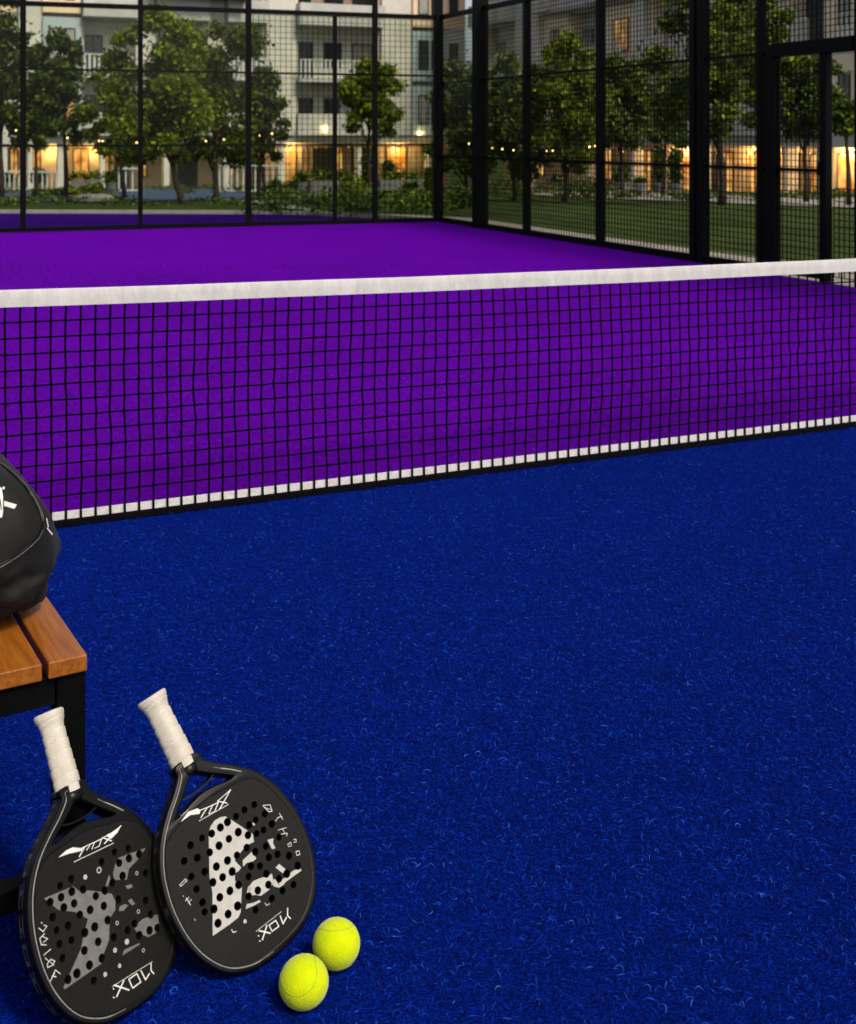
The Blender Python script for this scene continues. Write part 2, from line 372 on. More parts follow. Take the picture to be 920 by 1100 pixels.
# ------------------------------------------------------------------ court fences
def line_at(P, Q, px):                                   # where the view column px meets the ground line PQ
    t = (px - CX) / FPX; c = RT * t + FW; d = Q - P
    den = c.x * d.y - c.y * d.x
    s = (P.x * d.y - P.y * d.x) / den
    return Vector((c.x * s, c.y * s, 0))
def post(parent, org, p, w, z1, dirv, name='post', z0=0.0):
    a = math.atan2(dirv.y, dirv.x); mt = Matrix.Translation((p.x - org.x, p.y - org.y, 0)) @ Matrix.Rotation(a, 4, 'Z')
    mb = MB(); mb.box((-w / 2, -w / 2, z0), (w / 2, w / 2, z1), mt=mt)
    return mb.build(name, M['black'], parent, bevel=.008)
def wires(parent, org, P, Q, z0, z1, sx, sz, r, off=Vector((0, 0, 0)), name='mesh_panel'):
    d = Q - P; L = d.length; d.normalize(); mb = MB(); n = max(2, round(L / sx)); q = off - org
    for i in range(n + 1):
        p = P + d * (L * i / n) + q
        mb.bar((p.x, p.y, z0), (p.x, p.y, z1), r)
    m = max(2, round((z1 - z0) / sz)); nn = Vector((-d.y, d.x, 0)) * r * .8
    for j in range(m + 1):
        z = z0 + (z1 - z0) * j / m; a = P + q + nn; b = Q + q + nn
        mb.bar((a.x, a.y, z), (b.x, b.y, z), r)
    return mb.build(name, M['wire'], parent)
FT = 4.05
# far wall of glass
C0 = Vector((A1.x, A1.y, 0)); fl = fleft.copy(); fd = (C0 - fl).normalized(); fn = Vector((-fd.y, fd.x, 0))
gw = tag(empty('glass_wall', fl), 'clear glass court wall in black frames behind the far purple half', 'glass wall')
fpx = [25, 151, 267, 403]
fp = [line_at(fl, C0, p) for p in fpx]
span = (fp[0] - fl).length
pts_f = [fl, fl + fd * (span * .5)] + fp + [C0 - fd * .02]
for p, wd in zip(pts_f, (.1, .08, .085, .07, .085, .08, .13)): post(gw, fl, p, wd, FT, fd)
p360 = line_at(fl, C0, 360); post(gw, fl, p360, .065, 3.16, fd)
for z, h in ((.03, .07), (1.2, .026), (2.27, .03), (3.18, .07), (FT, .07)):
    mb = MB(); a = Vector((0, 0, z)); b = C0 - fl; mb.bar(a + fn * (.01 if h < .05 else 0), Vector((b.x, b.y, z)) + fn * (.01 if h < .05 else 0), .045, h); mb.build('rail', M['black'], gw)
seg = pts_f[:5] + [p360] + pts_f[5:]
for a, b in zip(seg[:-1], seg[1:]):
    d = (b - a).normalized(); a2, b2 = a + d * .05 - fl, b - d * .05 - fl
    mb = MB(); mb.bar((a2.x - fn.x * .03, a2.y - fn.y * .03, 1.605), (b2.x - fn.x * .03, b2.y - fn.y * .03, 1.605), .012, 3.07); mb.build('glass_panel', M['glass'], gw)
for a, b in zip(seg[4:-1], seg[5:]): wires(gw, fl, a, b, .06, 3.14, .085, .085, .0075, fn * .05)
# right-hand fence of welded mesh with two glazed bays by the corner
rl0 = C0.copy(); rl1 = Vector((W2.x, W2.y, 0)); rd = (rl1 - rl0).normalized(); rn = Vector((rd.y, -rd.x, 0)) * -1
if rn.x < 0: rn = -rn
mf = tag(empty('mesh_fence', rl1), 'tall black mesh fence along the right side of the court', 'fence')
rp = {p: line_at(rl0, rl1, p) for p in (516, 566, 645, 751, 818, 832, 888, 921)}
far_end = rl1 + rd * 4.5
for p, wd in ((516, .185), (566, .085), (645, .09), (818, .075)): post(mf, rl1, rp[p], wd, FT, rd)
for k, s in ((-1, -.055), (1, .055)): post(mf, rl1, rp[751] + rd * s * 1.25, .095, FT, rd)
post(mf, rl1, rp[921] + rd * .05, .09, FT, rd); post(mf, rl1, rl1 + rd * 2.3, .09, FT, rd); post(mf, rl1, far_end, .09, FT, rd)
def rrail(a, b, z, h, w=.04, parent=mf, org=rl1):
    mb = MB(); a = a - org; b = b - org; mb.bar((a.x, a.y, z), (b.x, b.y, z), w, h); mb.build('rail', M['black'], parent)
s0 = rl0 + rd * .08
rrail(s0, rp[818], .035, .08, .06); rrail(s0, rp[645], 3.18, .07); rrail(rp[645], far_end, 3.42, .06)
for z in (1.02, 2.15): rrail(s0 + rn * .012, rp[832] + rn * .012, z, .034 if z < 2 else .028, .03)
rrail(rp[921], far_end, .035, .08, .06)
for a, b in ((s0, rp[516]), (rp[516], rp[566])):
    a2 = a + rd * .05 - rl1; b2 = b - rd * .05 - rl1
    mb = MB(); mb.bar((a2.x, a2.y, 1.61), (b2.x, b2.y, 1.61), .012, 3.05); mb.build('glass_panel', M['glass'], mf)
bays = [s0, rp[516], rp[566], rp[645], rp[751], rp[818]]
for i, (a, b) in enumerate(zip(bays[:-1], bays[1:])):
    wires(mf, rl1, a, b, .07, 3.15 if i < 3 else FT, .066, .058, (.0078 if i > 1 else .006), rn * .035)
wires(mf, rl1, rp[818], rp[832], .07, FT, .06, .058, .0078, rn * .035)
wires(mf, rl1, rp[832], far_end, 2.24, FT, .06, .058, .0078, rn * .035)
wires(mf, rl1, rp[921], far_end, .07, 2.1, .06, .058, .0078, rn * .035)
wires(mf, rl1, rp[888] + rd * .06, rp[921], .05, .86, .06, .058, .0078, rn * .035)
# door frame standing in the fence with its mesh leaf
gt = tag(empty('court_gate', rp[832]), 'black court gate with heavy top beam and mesh leaf by the open entry', 'gate')
for p, wd in ((832, .105), (888, .085)): post(gt, rp[832], rp[p] + rn * -.01, wd, 2.1, rd, name='gate_post')
a = -rd * .055; b = rp[921] - rp[832]
mb = MB(); mb.bar((a.x - rn.x * .01, a.y - rn.y * .01, 2.165), (b.x - rn.x * .01, b.y - rn.y * .01, 2.165), .1, .13); mb.build('top_beam', M['black'], gt, bevel=.006)
wires(gt, rp[832], rp[832] + rd * .06, rp[888] - rd * .05, .05, 2.05, .062, .058, .0078)
for z, h in ((1.02, .034), (.05, .06)):
    a = rd * .05; b = rp[888] - rp[832] - rd * .04
    mb = MB(); mb.bar((a.x, a.y, z), (b.x, b.y, z), .035, h); mb.build('cross_bar', M['black'], gt)
mb = MB(); q = rp[888] - rp[832] - rd * .03 - rn * .05; mb.box((q.x - .02, q.y - .02, .98), (q.x + .02, q.y + .02, 1.1)); mb.build('latch', M['black'], gt, bevel=.004)

# ------------------------------------------------------------------ bench
BD = 2.022; BZ = H - 555 * BD / FPX                       # near corner of the seat at pixel (92, 700)
corner = atd(92, BD, 0)
byaw = YAW + R(29.5)                                      # the slats run away to the left
bx = Vector((math.cos(byaw), math.sin(byaw), 0)); by = Vector((-math.sin(byaw), math.cos(byaw), 0))
byaw_rot = -YAW + R(30.5)
bx = Vector((math.cos(byaw_rot), math.sin(byaw_rot), 0)); by = Vector((-math.sin(byaw_rot), math.cos(byaw_rot), 0))
bench = tag(empty('bench', corner, (0, 0, byaw_rot)), 'wooden slat bench with square black steel legs beside the court', 'bench')
BLEN = 1.35; xx = 0
wid = [.064, .088, .088, .088]
for i, wv in enumerate(wid):
    mb = MB(); mb.box((xx - wv, -.012 if i else -.012, BZ - .028), (xx, BLEN, BZ)); mb.build('slat', M['wood'], bench, bevel=.0022)
    xx -= wv + .010
BW = -xx
mb = MB()
for y in (.0, BLEN - .045): mb.box((-BW + .05, y, BZ - .078), (-.05, y + .042, BZ - .0285))
for x in (-BW + .003, -.045): mb.box((x, .046, BZ - .078), (x + .042, BLEN - .05, BZ - .0285))
mb.build('frame', M['black'], bench, bevel=.002)
for x in (-BW, -.048):
    for y in (-.003, BLEN - .045):
        mb = MB(); mb.box((x, y, 0), (x + .048, y + .048, BZ - .029)); mb.build('leg', M['black'], bench, bevel=.003)
for y in (.002, BLEN - .04):
    mb = MB(); mb.box((-BW + .049, y, .07), (-.049, y + .036, .11)); mb.build('foot_rail', M['black'], bench, bevel=.002)

# ------------------------------------------------------------------ sports bag on the bench
bag_c = corner + by * .100 + bx * -.165
bag = tag(empty('sports_bag', Vector((bag_c.x, bag_c.y, BZ)), (0, 0, byaw_rot)), 'round black sports bag with white mark resting on the bench', 'bag')
NA, NT = 96, 90; BL = .52; HW, HH = .172, .150
def bagp(a, t, off=0.0):                                   # a round the section, t metres from the near end
    e = .15
    def cap(q): q = min(1, max(0, q)); return (1 - (1 - q) ** 2.3) ** (1 / 2.3)
    s = cap(t / e) * cap((BL - t) / e)
    ca, sa = math.cos(a), math.sin(a); ex = 2 / 2.35
    x = HW * s * math.copysign(abs(ca) ** ex, ca); z = HH * s * math.copysign(abs(sa) ** ex, sa)
    if sa < 0: z *= .93
    z = max(z, -.133 * (s ** .3)) if z < 0 else z
    lowf = max(0, -z / HH + .15)
    x *= 1 - .22 * max(0, z / HH) + .05 * max(0, -z / HH)
    p = Vector((x, t, z + .133))
    nrm = Vector((ca, -(1 - min(1, t / e)) * 1.2, sa)).normalized()
    f = mnoise.noise(Vector((x * 13, t * 13, z * 20 + 3))) * .030 * (lowf + .08) + mnoise.noise(Vector((x * 34, t * 30, z * 44))) * .017 * (lowf + .04)
    f += abs(mnoise.noise(Vector((x * 18 + 9, t * 14, z * 26)))) * -.036 * lowf
    p = p + nrm * (f + off)
    p.z = max(p.z, .002)
    return p
def tpos(q): return BL * (.5 - .5 * math.cos(math.pi * q))
vs = []; fs = []
for i in range(NT + 1):
    t = tpos(i / NT) * .999 + .0003
    for k in range(NA): vs.append(bagp(2 * math.pi * k / NA, t))
for i in range(NT):
    for k in range(NA): fs.append((i * NA + k, i * NA + (k + 1) % NA, (i + 1) * NA + (k + 1) % NA, (i + 1) * NA + k))
fs.append(tuple(range(NA))); fs.append(tuple(NT * NA + k for k in range(NA - 1, -1, -1)))
mb = MB(); mb.add(vs, fs); bb = mb.build('shell', M['bag'], bag, smooth=True)
bmW = Matrix.Translation(bag.location) @ Matrix.Rotation(byaw_rot, 4, 'Z')
bvh = BVHTree.FromPolygons([bmW @ Vector(v) for v in vs], fs)
EYE = Vector((0, 0, H))
def hit(px, py):
    d = (RT * ((px - CX) / FPX) + FW - Vector((0, 0, (py - HY) / FPX))).normalized()
    r = bvh.ray_cast(EYE, d)
    return (r[0], r[1]) if r[0] else (None, None)
def on_bag(pl, off=.0015):
    o = []; inv = bmW.inverted()
    for x, y in pl:
        p, n = hit(x, y)
        if p is None: continue
        if n.dot(p - EYE) > 0: n = -n
        o.append(inv @ (p + n * off))
    return o
def dens(pl, step=2.5, closed=False):
    q = []; pl = list(pl) + ([pl[0]] if closed else [])
    for (a, b), (c, d) in zip(pl[:-1], pl[1:]):
        n = max(1, int(math.hypot(c - a, d - b) / step))
        q += [(a + (c - a) * i / n, b + (d - b) * i / n) for i in range(n)]
    q.append(pl[-1]); return q
pipe = dens([(-40, 488), (-15, 493), (2, 500), (14, 510), (26, 522), (36, 537), (43, 552), (46, 561), (45, 568), (41, 576), (33, 584), (22, 593), (10, 601), (-2, 608), (-30, 620)])
pp = on_bag(pipe, .001)
mb = MB()
if len(pp) > 3: mb.tube(pp, .0022, 6)
mb.build('piping', M['frame'], bag, smooth=True)
pp = on_bag([(x + 1.6 * (1 if y < 560 else .4), y + (2.4 if y > 566 else -1.0)) for x, y in pipe], .0008)
mb = MB()
if len(pp) > 3: mb.tube(pp, .0011, 6)
mb.build('zip', M['edgep'], bag, smooth=True)
def flat_on_bag(name, polys, mat):
    mb = MB()
    for pl in polys:
        q = on_bag(pl, .0022)
        if len(q) >= 3: mb.add(q, [tuple(range(len(q)))])
    if mb.v: mb.build(name, mat, bag)
flat_on_bag('printed_mark', [[(-14, 524), (-5, 522), (1.5, 525), (2.8, 534), (3, 550), (2, 556), (-3, 557), (-8, 553), (-1.5, 549), (-2, 533), (-12, 531)], [(4, 538.7), (17.5, 542.6), (15, 547.2), (4, 544.2)], [(3, 523), (5, 524.5), (4, 527), (2, 526)], [(-6, 540), (-2.4, 541), (-2.4, 546), (-6, 544.5)]], M['white'])
flat_on_bag('side_mark', [[(48.6, 557), (49.6, 557), (51.5, 566), (50.5, 567)], [(49, 567.5), (50, 567), (55.8, 574), (54.8, 575.2)]], M['white'])
# carry handle arching over the top and a shoulder-strap ring on the near end
mb = MB(); hp = []
for i in range(13):
    q = i / 12; hp.append((-.05, .15 + .22 * q, .132 + HH + .004 + .03 * math.sin(math.pi * q)))
mb.tube(hp, .008, 8); mb.build('carry_handle', M['bagp'], bag, smooth=True)

# ------------------------------------------------------------------ padel rackets
def rot3(yaw, lean, roll):
    B = Matrix(((1, 0, 0), (0, 0, -1), (0, 1, 0)))
    cr, sr, cl, s_, cy, sy = math.cos(roll), math.sin(roll), math.cos(lean), math.sin(lean), math.cos(yaw), math.sin(yaw)
    return B @ Matrix(((cy, 0, sy), (0, 1, 0), (-sy, 0, cy))) @ Matrix(((1, 0, 0), (0, cl, s_), (0, -s_, cl))) @ Matrix(((cr, -sr, 0), (sr, cr, 0), (0, 0, 1)))
CAM3 = Matrix((RT, FW, (0, 0, 1))).transposed()            # camera axes -> world
def spline(pts, n=6, closed=True):
    P = [Vector(p) for p in pts]; out = []; N = len(P)
    for i in range(N if closed else N - 1):
        g = lambda k: P[k % N] if closed else P[min(max(k, 0), N - 1)]
        a, b, c, d = g(i - 1), g(i), g(i + 1), g(i + 2)
        for j in range(n):
            t = j / n
            out.append(.5 * ((2 * b) + (c - a) * t + (2 * a - 5 * b + 4 * c - d) * t * t + (3 * b - a - 3 * c + d) * t ** 3))
    if not closed: out.append(P[-1])
    return out
HALF = [(.0195, .332), (.0235, .318), (.043, .298), (.068, .278), (.096, .250), (.117, .214), (.128, .175), (.131, .138), (.127, .098), (.114, .060), (.090, .027), (.055, .007), (.020, .0008)]
OUT = HALF + [(-u, v) for u, v in reversed(HALF)]
HOLE_T = [(0, .313), (.010, .310), (.030, .294), (.054, .276), (.066, .264), (.050, .262), (.025, .268), (0, .271), (-.025, .268), (-.050, .262), (-.066, .264), (-.054, .276), (-.030, .294), (-.010, .310)]
def inset(pl, d):
    n = len(pl); o = []
    for i in range(n):
        a, b = Vector(pl[i - 1]), Vector(pl[(i + 1) % n]); t = (b - a).normalized(); o.append(Vector(pl[i]) + Vector((t.y, -t.x)) * -d * SGN)
    return o
SGN = 1.0
FACE = [(.076, .251), (.0985, .236), (.1135, .203), (.1232, .168), (.1258, .136), (.1213, .096), (.1080, .059), (.084, .0295), (.050, .0108), (.0, .0055)]
FACE = FACE + [(-u, v) for u, v in reversed(FACE[:-1])] + [(-.04, .2575), (0, .2625), (.04, .2575)]
def fill(name, loops, half, bevel, mat, parent, z0=0.0, res=2, ang=40):
    cu = bpy.data.curves.new(name, 'CURVE'); cu.dimensions = '2D'; cu.fill_mode = 'BOTH'
    cu.extrude = half - bevel; cu.bevel_depth = bevel; cu.bevel_resolution = res
    for lp in loops:
        sp = cu.splines.new('POLY'); sp.points.add(len(lp) - 1); sp.use_cyclic_u = True
        for i, p in enumerate(lp): sp.points[i].co = (p[0], p[1], 0, 1)
    t = bpy.data.objects.new(name + '_tmp', cu); COL.objects.link(t)
    bpy.context.view_layer.update()
    me = bpy.data.meshes.new_from_object(t.evaluated_get(bpy.context.evaluated_depsgraph_get()))
    bpy.data.objects.remove(t); bpy.data.curves.remove(cu)
    me.name = name; me.materials.clear(); me.materials.append(mat)
    me.transform(Matrix.Translation((0, 0, z0)))
    bm = bmesh.new(); bm.from_mesh(me); bmesh.ops.remove_doubles(bm, verts=bm.verts[:], dist=1e-5); bm.to_mesh(me); bm.free()
    o = link(name, me, parent)
    if ang: smooth_angle(o, ang)
    return o
def circ(c, r, n=14): return [(c[0] + r * math.cos(2 * math.pi * k / n), c[1] + r * math.sin(2 * math.pi * k / n)) for k in range(n)]
def in_poly(p, pl):
    c = False; n = len(pl)
    for i in range(n):
        a, b = pl[i], pl[i - 1]
        if (a[1] > p[1]) != (b[1] > p[1]) and p[0] < (b[0] - a[0]) * (p[1] - a[1]) / (b[1] - a[1]) + a[0]: c = not c
    return c
TH = .0175
def racket(pose, label, holes_px, emblem_px, emblem_mat, strokes_px, marks_px, rings_px):
    yaw, lean, roll, x, y, s = pose
    M3 = rot3(yaw, lean, roll)
    zz = min((M3 @ Vector((.131 * math.cos(t), .14 + .14 * math.sin(t), q * TH)) * s).z for t in np.linspace(0, 6.28, 90) for q in (-1, 1))
    root = tag(empty('padel_racket'), label, 'padel racket')
    Wm = (CAM3 @ M3).to_4x4() @ Matrix.Scale(s, 4); Wm.translation = cw(x, y, -zz + .001)
    root.matrix_world = Wm; inv = Wm.inverted()
    def loc(px, py):
        d = RT * ((px - CX) / FPX) + FW - Vector((0, 0, (py - HY) / FPX))
        o2 = inv @ EYE; d2 = inv.to_3x3() @ d
        t = (TH - o2.z) / d2.z; p = o2 + d2 * t; return (p.x, p.y)
    face_o = spline(FACE, 6); out = spline(OUT, 5); hole_t = spline(HOLE_T, 4)
    fr = fill('frame', [out, [Vector((u, v)) for u, v in inset_face(face_o, -.0008)], hole_t], TH + .0008, .0042, M['frame'], root, res=3, ang=20)
    # pierced face plate
    safe = [(p.x, p.y) for p in inset_face(face_o, .012)]
    hs = []
    for px, py in holes_px:
        c = loc(px, py)
        if in_poly(c, safe) and all(math.hypot(c[0] - q[0], c[1] - q[1]) > .0137 for q in hs): hs.append(c)
    rads = [random.uniform(.0058, .0066) for _ in hs]
    face_ob = fill('face', [face_o] + [circ(c, r) for c, r in zip(hs, rads)], TH, .0006, M['face'], root, res=1, ang=0)
    # printed emblem, cut by the holes
    mb = MB()
    for c, r in zip(hs, rads):
        mb.lathe([(r + .0002, TH - .004), (r + .0002, TH + .004)], 16, Matrix.Translation((c[0], c[1], 0)))
    cut = mb.build('cutter', M['face'], None)
    pieces = []
    for pl in emblem_px:
        q = [Vector((*loc(px, py), 0)) for px, py in pl]
        mb = MB(); n = len(q); 
        ar = sum(q[i].x * q[(i + 1) % n].y - q[(i + 1) % n].x * q[i].y for i in range(n))
        if ar < 0: q.reverse()
        v = [(p.x, p.y, TH - .0006) for p in q] + [(p.x, p.y, TH + .0003) for p in q]
        mb.add(v, [tuple(range(n - 1, -1, -1)), tuple(range(n, 2 * n))] + [(i, (i + 1) % n, n + (i + 1) % n, n + i) for i in range(n)])
        e = mb.build('emblem_tmp', emblem_mat); md = e.modifiers.new('b', 'BOOLEAN'); md.object = cut; md.operation = 'DIFFERENCE'; md.solver = 'EXACT'
        bpy.context.view_layer.update()
        me = bpy.data.meshes.new_from_object(e.evaluated_get(bpy.context.evaluated_depsgraph_get()))
        bpy.data.objects.remove(e); pieces.append(me)
    bm = bmesh.new()
    for me in pieces: bm.from_mesh(me)
    me = bpy.data.meshes.new('emblem'); bm.to_mesh(me); bm.free(); me.materials.clear(); me.materials.append(emblem_mat)
    me.polygons.foreach_set('material_index', [0] * len(me.polygons))
    emb = link('emblem', me, root); bpy.data.objects.remove(cut)
    for p in pieces: bpy.data.meshes.remove(p)
    # lettering as flat strokes (px polylines) and patches
    mb = MB(); zt = TH + .0006
    for pl, wd in strokes_px:
        q = [Vector((*loc(*p), 0)) for p in pl]
        for a, b in zip(q[:-1], q[1:]):
            d = (b - a).normalized(); n = Vector((-d.y, d.x, 0)) * wd * .42; e = d * wd * .3
            zt += .000004
            mb.add([(p.x, p.y, zt) for p in (a - e - n, b + e - n, b + e + n, a - e + n)], [(0, 1, 2, 3)])
    for pl in marks_px:
        q = [loc(*p) for p in pl]; zt += .000004; mb.add([(u, v, zt) for u, v in q], [tuple(range(len(q)))])
    let = mb.build('lettering', M['white'], root)
    mb = MB()
    for (px, py), ro, ri in rings_px:
        u, v = loc(px, py); n = 14; zt += .000004
        vs = [(u + r * math.cos(2 * math.pi * k / n), v + r * math.sin(2 * math.pi * k / n), zt) for r in (ro, ri) for k in range(n)]
        mb.add(vs, [(k, (k + 1) % n, n + (k + 1) % n, n + k) for k in range(n)])
    ringo = mb.build('hole_ring', M['silver'], root) if mb.v else None
    bm = bmesh.new()
    for k, ob_ in enumerate((face_ob, emb, let, ringo)):      # the prints belong to the face: one mesh, four materials
        if ob_ is None: continue
        n0 = len(bm.faces); bm.from_mesh(ob_.data); bm.faces.ensure_lookup_table()
        for f in bm.faces[n0:]: f.material_index = k
    bm.to_mesh(face_ob.data); bm.free()
    for mm_ in (emblem_mat, M['white'], M['silver']): face_ob.data.materials.append(mm_)
    for ob_ in (emb, let, ringo):
        if ob_: bpy.data.objects.remove(ob_)
    # thin pale line round the front edge of the frame, left arm to tip
    io = inset_face(out, .0034); L = [Vector((p.x, p.y, TH + .0012)) for p in io]
    idx = [i for i, p in enumerate(io) if p.x < -.012 and p.y < .335]
    line = sorted([L[i] for i in idx], key=lambda p: math.atan2(p.x - .0, p.y - .14) % (2 * math.pi))
    mb = MB(); mb.tube(line, [.0009 if 3 < i < len(line) - 6 else .0004 for i in range(len(line))], 6); mb.build('rim_line', M['rim'], root, smooth=True)
    io = inset_face(out, .0048); rr = [Vector((p.x, p.y, TH + .0011)) for p in io if p.x > .030 and .262 < p.y < .300]
    mb = MB(); rr.sort(key=lambda p: -p.y); mb.tube(rr, [.0004] * (len(rr) // 3) + [.0012] * (len(rr) - len(rr) // 3), 6); mb.build('arm_highlight_strip', M['rim'], root, smooth=True)
    # printed dashes along the outer edge
    mb = MB(); oo = inset_face(out, -.0047); left = sorted([p for p in oo if p.x < -.0], key=lambda p: math.atan2(p.x, p.y - .14) % (2 * math.pi))
    left = [p for p in left if -.02 < p.y < .345]
    for i in range(len(left) - 1):
        if i % 5 == 4 : continue
        a, b = left[i], left[i + 1]
        if (a - b).length > .03: continue
        for z0, z1 in ((-.0085, -.0070), (.0005, .0020)):
            mb.add([(a.x, a.y, z0), (b.x, b.y, z0), (b.x, b.y, z1), (a.x, a.y, z1)], [(0, 1, 2, 3)])
        if i % 3 == 1:
            for f0 in (.1, .55):
                c, d = a.lerp(b, f0), a.lerp(b, f0 + .3); mb.add([(c.x, c.y, -.006), (d.x, d.y, -.006), (d.x, d.y, -.001), (c.x, c.y, -.001)], [(0, 1, 2, 3)])
    mb.build('edge_print', M['edgep'], root)
    # bridge across the throat
    mb = MB(); br = spline([(-.042, .287), (-.028, .2825), (-.010, .281), (.012, .2825), (.032, .288), (.044, .294)], 5, closed=False)
    n = len(br); vs = []
    for p in br: vs += [(p.x, p.y - .0012, -.011), (p.x, p.y + .0012, -.011), (p.x, p.y + .0012, .014), (p.x, p.y - .0012, .014)]
    mb.add(vs, [(i * 4 + k, i * 4 + (k + 1) % 4, i * 4 + 4 + (k + 1) % 4, i * 4 + 4 + k) for i in range(n - 1) for k in range(4)]); mb.build('bridge', M['frame'], root)
    # collar, wrapped grip and flared butt
    RX = Matrix.Rotation(R(-90), 4, 'X')
    mb = MB(); mb.lathe([(.0195, .308), (.0218, .315), (.0218, .325), (.019, .327)], 24, RX); mb.build('collar', M['frame'], root, smooth=True)
    mb = MB(); vs = []; fs = []; NK = 28; NV = 110
    for i in range(NV + 1):
        q = i / NV; v = .324 + .131 * q
        rad = .0222 - .0024 * min(1, q * 1.5)
        fl_ = max(0, (q - .80) / .2); rad += .0060 * (fl_ * fl_ * (3 - 2 * fl_))
        for k in range(NK):
            a = 2 * math.pi * k / NK
            ph = (q * 7.2 - .22 * math.sin(a + .6)) % 1.0
            gr = -.0013 * math.exp(-((ph - .5) / .05) ** 2) + .0011 * (ph if ph < .5 else ph - 1)
            rr_ = rad + (gr if q < .93 else 0)
            sq = 1 + .05 * math.cos(4 * a)
            vs.append((rr_ * sq * math.cos(a) * 1.03, v, rr_ * sq * math.sin(a) * .93))
    for i in range(NV):
        for k in range(NK): fs.append((i * NK + k, (i + 1) * NK + k, (i + 1) * NK + (k + 1) % NK, i * NK + (k + 1) % NK))
    r0 = len(vs)
    for k in range(NK): x0, y0, z0 = vs[NV * NK + k]; vs.append((x0 * .9, y0 + .0022, z0 * .9))
    for k in range(NK): fs.append((NV * NK + k, r0 + k, r0 + (k + 1) % NK, NV * NK + (k + 1) % NK))
    fs.append(tuple(range(NK))); fs.append(tuple(r0 + k for k in range(NK - 1, -1, -1)))
    mb.add(vs, fs); mb.build('grip', M['grip'], root, smooth=True)
    return root
def inset_face(pl, d):
    n = len(pl); ar = sum(pl[i].x * pl[(i + 1) % n].y - pl[(i + 1) % n].x * pl[i].y for i in range(n)); sg = 1 if ar > 0 else -1
    o = []
    for i in range(n):
        t = (pl[(i + 1) % n] - pl[i - 1]).normalized(); o.append(pl[i] + Vector((-t.y, t.x)) * d * sg)
    return o
def z8(l): return [(150 + x / 4.6, 820 + y / 4.6) for x, y in l]
def z6(l): return [(220 + x / 7.667, 930 + y / 7.667) for x, y in l]
def z7(l): return [(x / 4.072, 830 + y / 4.072) for x, y in l]
def l3(l): return [(30 + x / 6.133, 980 + y / 6.133) for x, y in l]
def l2(l): return [(50 + x / 7.077, 880 + y / 7.077) for x, y in l]
RH = z8([(435,290),(400,317),(357,347),(488,340),(442,373),(536,355),(393,407),(347,440),(530,418),(482,455),(573,437),(435,480),(380,510),(458,535),(411,563),(490,600),(363,588),(447,630),(397,662),(368,720),(485,705),(438,745),(388,790),(310,370),(253,405),(222,483),(287,467),(323,535),(257,560),(283,622),(312,687),(323,735),(520,230),(568,205),(478,262),(575,280),(543,305),(580,348),(614,330),(620,250),(655,300),(690,365),(625,410),(683,450),(740,457),(695,485),(640,465),(552,508),(596,508),(627,545),(540,560),(783,505),(728,545),(690,570),(637,600),(585,628),(540,658),(655,668),(708,630),(762,600),(575,725)])
RE = [z8(l) for l in ([(342,345),(352,310),(372,282),(400,266),(425,262),(455,280),(560,350),(566,388),(540,400),(508,430),(470,480),(503,515),(490,532),(470,545),(472,580),(506,612),(500,735),(488,762),(440,800),(362,853),(361,640),(346,560)],
  [(510,480),(555,437),(578,470),(560,485),(530,492),(512,510)], [(540,655),(540,610),(562,582),(590,570),(620,560),(655,545),(662,590),(640,625),(600,655),(575,650)],
  [(672,515),(690,497),(742,540),(715,548)], [(690,605),(720,588),(775,548),(801,530),(795,518),(760,530),(725,560),(690,585)], [(655,598),(664,570),(676,578),(690,604),(722,588),(712,600),(690,614),(668,610)], [(530,640),(538,606),(552,612),(545,640)], [(556,296),(566,288),(572,304),(562,308)], [(525,720),(530,695),(560,690),(595,675),(598,685),(560,705)], [(632,378),(662,370),(660,395),(672,420),(655,425)])]
RS = [(z6([(475,610),(512,490)]), .0024), (z6([(450,535),(540,555)]), .0024), (z6([(530,490),(585,450),(610,500),(555,540),(530,490)]), .002), (z6([(622,415),(645,478),(672,428)]), .0024), (z6([(683,350),(682,410),(706,434)]), .0022), (z6([(425,540),(630,378)]), .0008), (z6([(440,575),(446,580)]), .0016), (z6([(450,618),(458,622)]), .0016),
  (z8([(303,268),(332,222)]), .0020), (z8([(285,238),(345,214),(388,194)]), .0016), (z8([(342,250),(362,206)]), .0018), (z8([(372,236),(390,192)]), .0018), (z8([(345,250),(374,236)]), .0012), (z8([(390,188),(432,196)]), .0018), (z8([(396,226),(450,130)]), .0020), (z8([(384,188),(446,134)]), .0014), (z8([(295,285),(440,202)]), .0010), (z8([(205,260),(290,186),(330,156),(400,128)]), .0006),
  (z8([(610,208),(645,205),(655,236),(640,240),(612,212)]), .0012), (z8([(622,220),(650,228)]), .0008), (z8([(672,285),(684,268),(704,262)]), .0011), (z8([(690,246),(708,278)]), .0011), (z8([(685,330),(725,318)]), .0010), (z8([(700,350),(730,345),(726,360)]), .0011), (z8([(705,320),(716,345)]), .0010), (z8([(732,400),(748,390),(750,408),(736,412),(732,400)]), .0010), (z8([(760,378),(772,374),(774,388),(762,390)]), .0010), (z8([(772,436),(788,432),(792,450),(778,456),(772,436)]), .0011),
  (z8([(198,600),(226,572),(234,580),(204,608),(198,600)]), .0010), (z8([(230,665),(252,700)]), .0012), (z8([(240,690),(256,672)]), .0010), (z8([(226,680),(244,662)]), .0010), (z8([(270,770),(276,776)]), .0010), (z8([(455,822),(462,836),(478,830)]), .0013), (z8([(620,690),(626,702),(642,694)]), .0009), (z8([(215,655),(218,658)]), .0010)]
RM = [z8([(203,291),(240,240),(285,222),(302,232),(296,250),(250,256)])]
RR = [(z8([(521,781)])[0], .0030, .0006)] + [((px + 1.3, py + 2.0), .0066, .0058) for px, py in z8([(310,370),(253,405),(222,483)])[:0]]
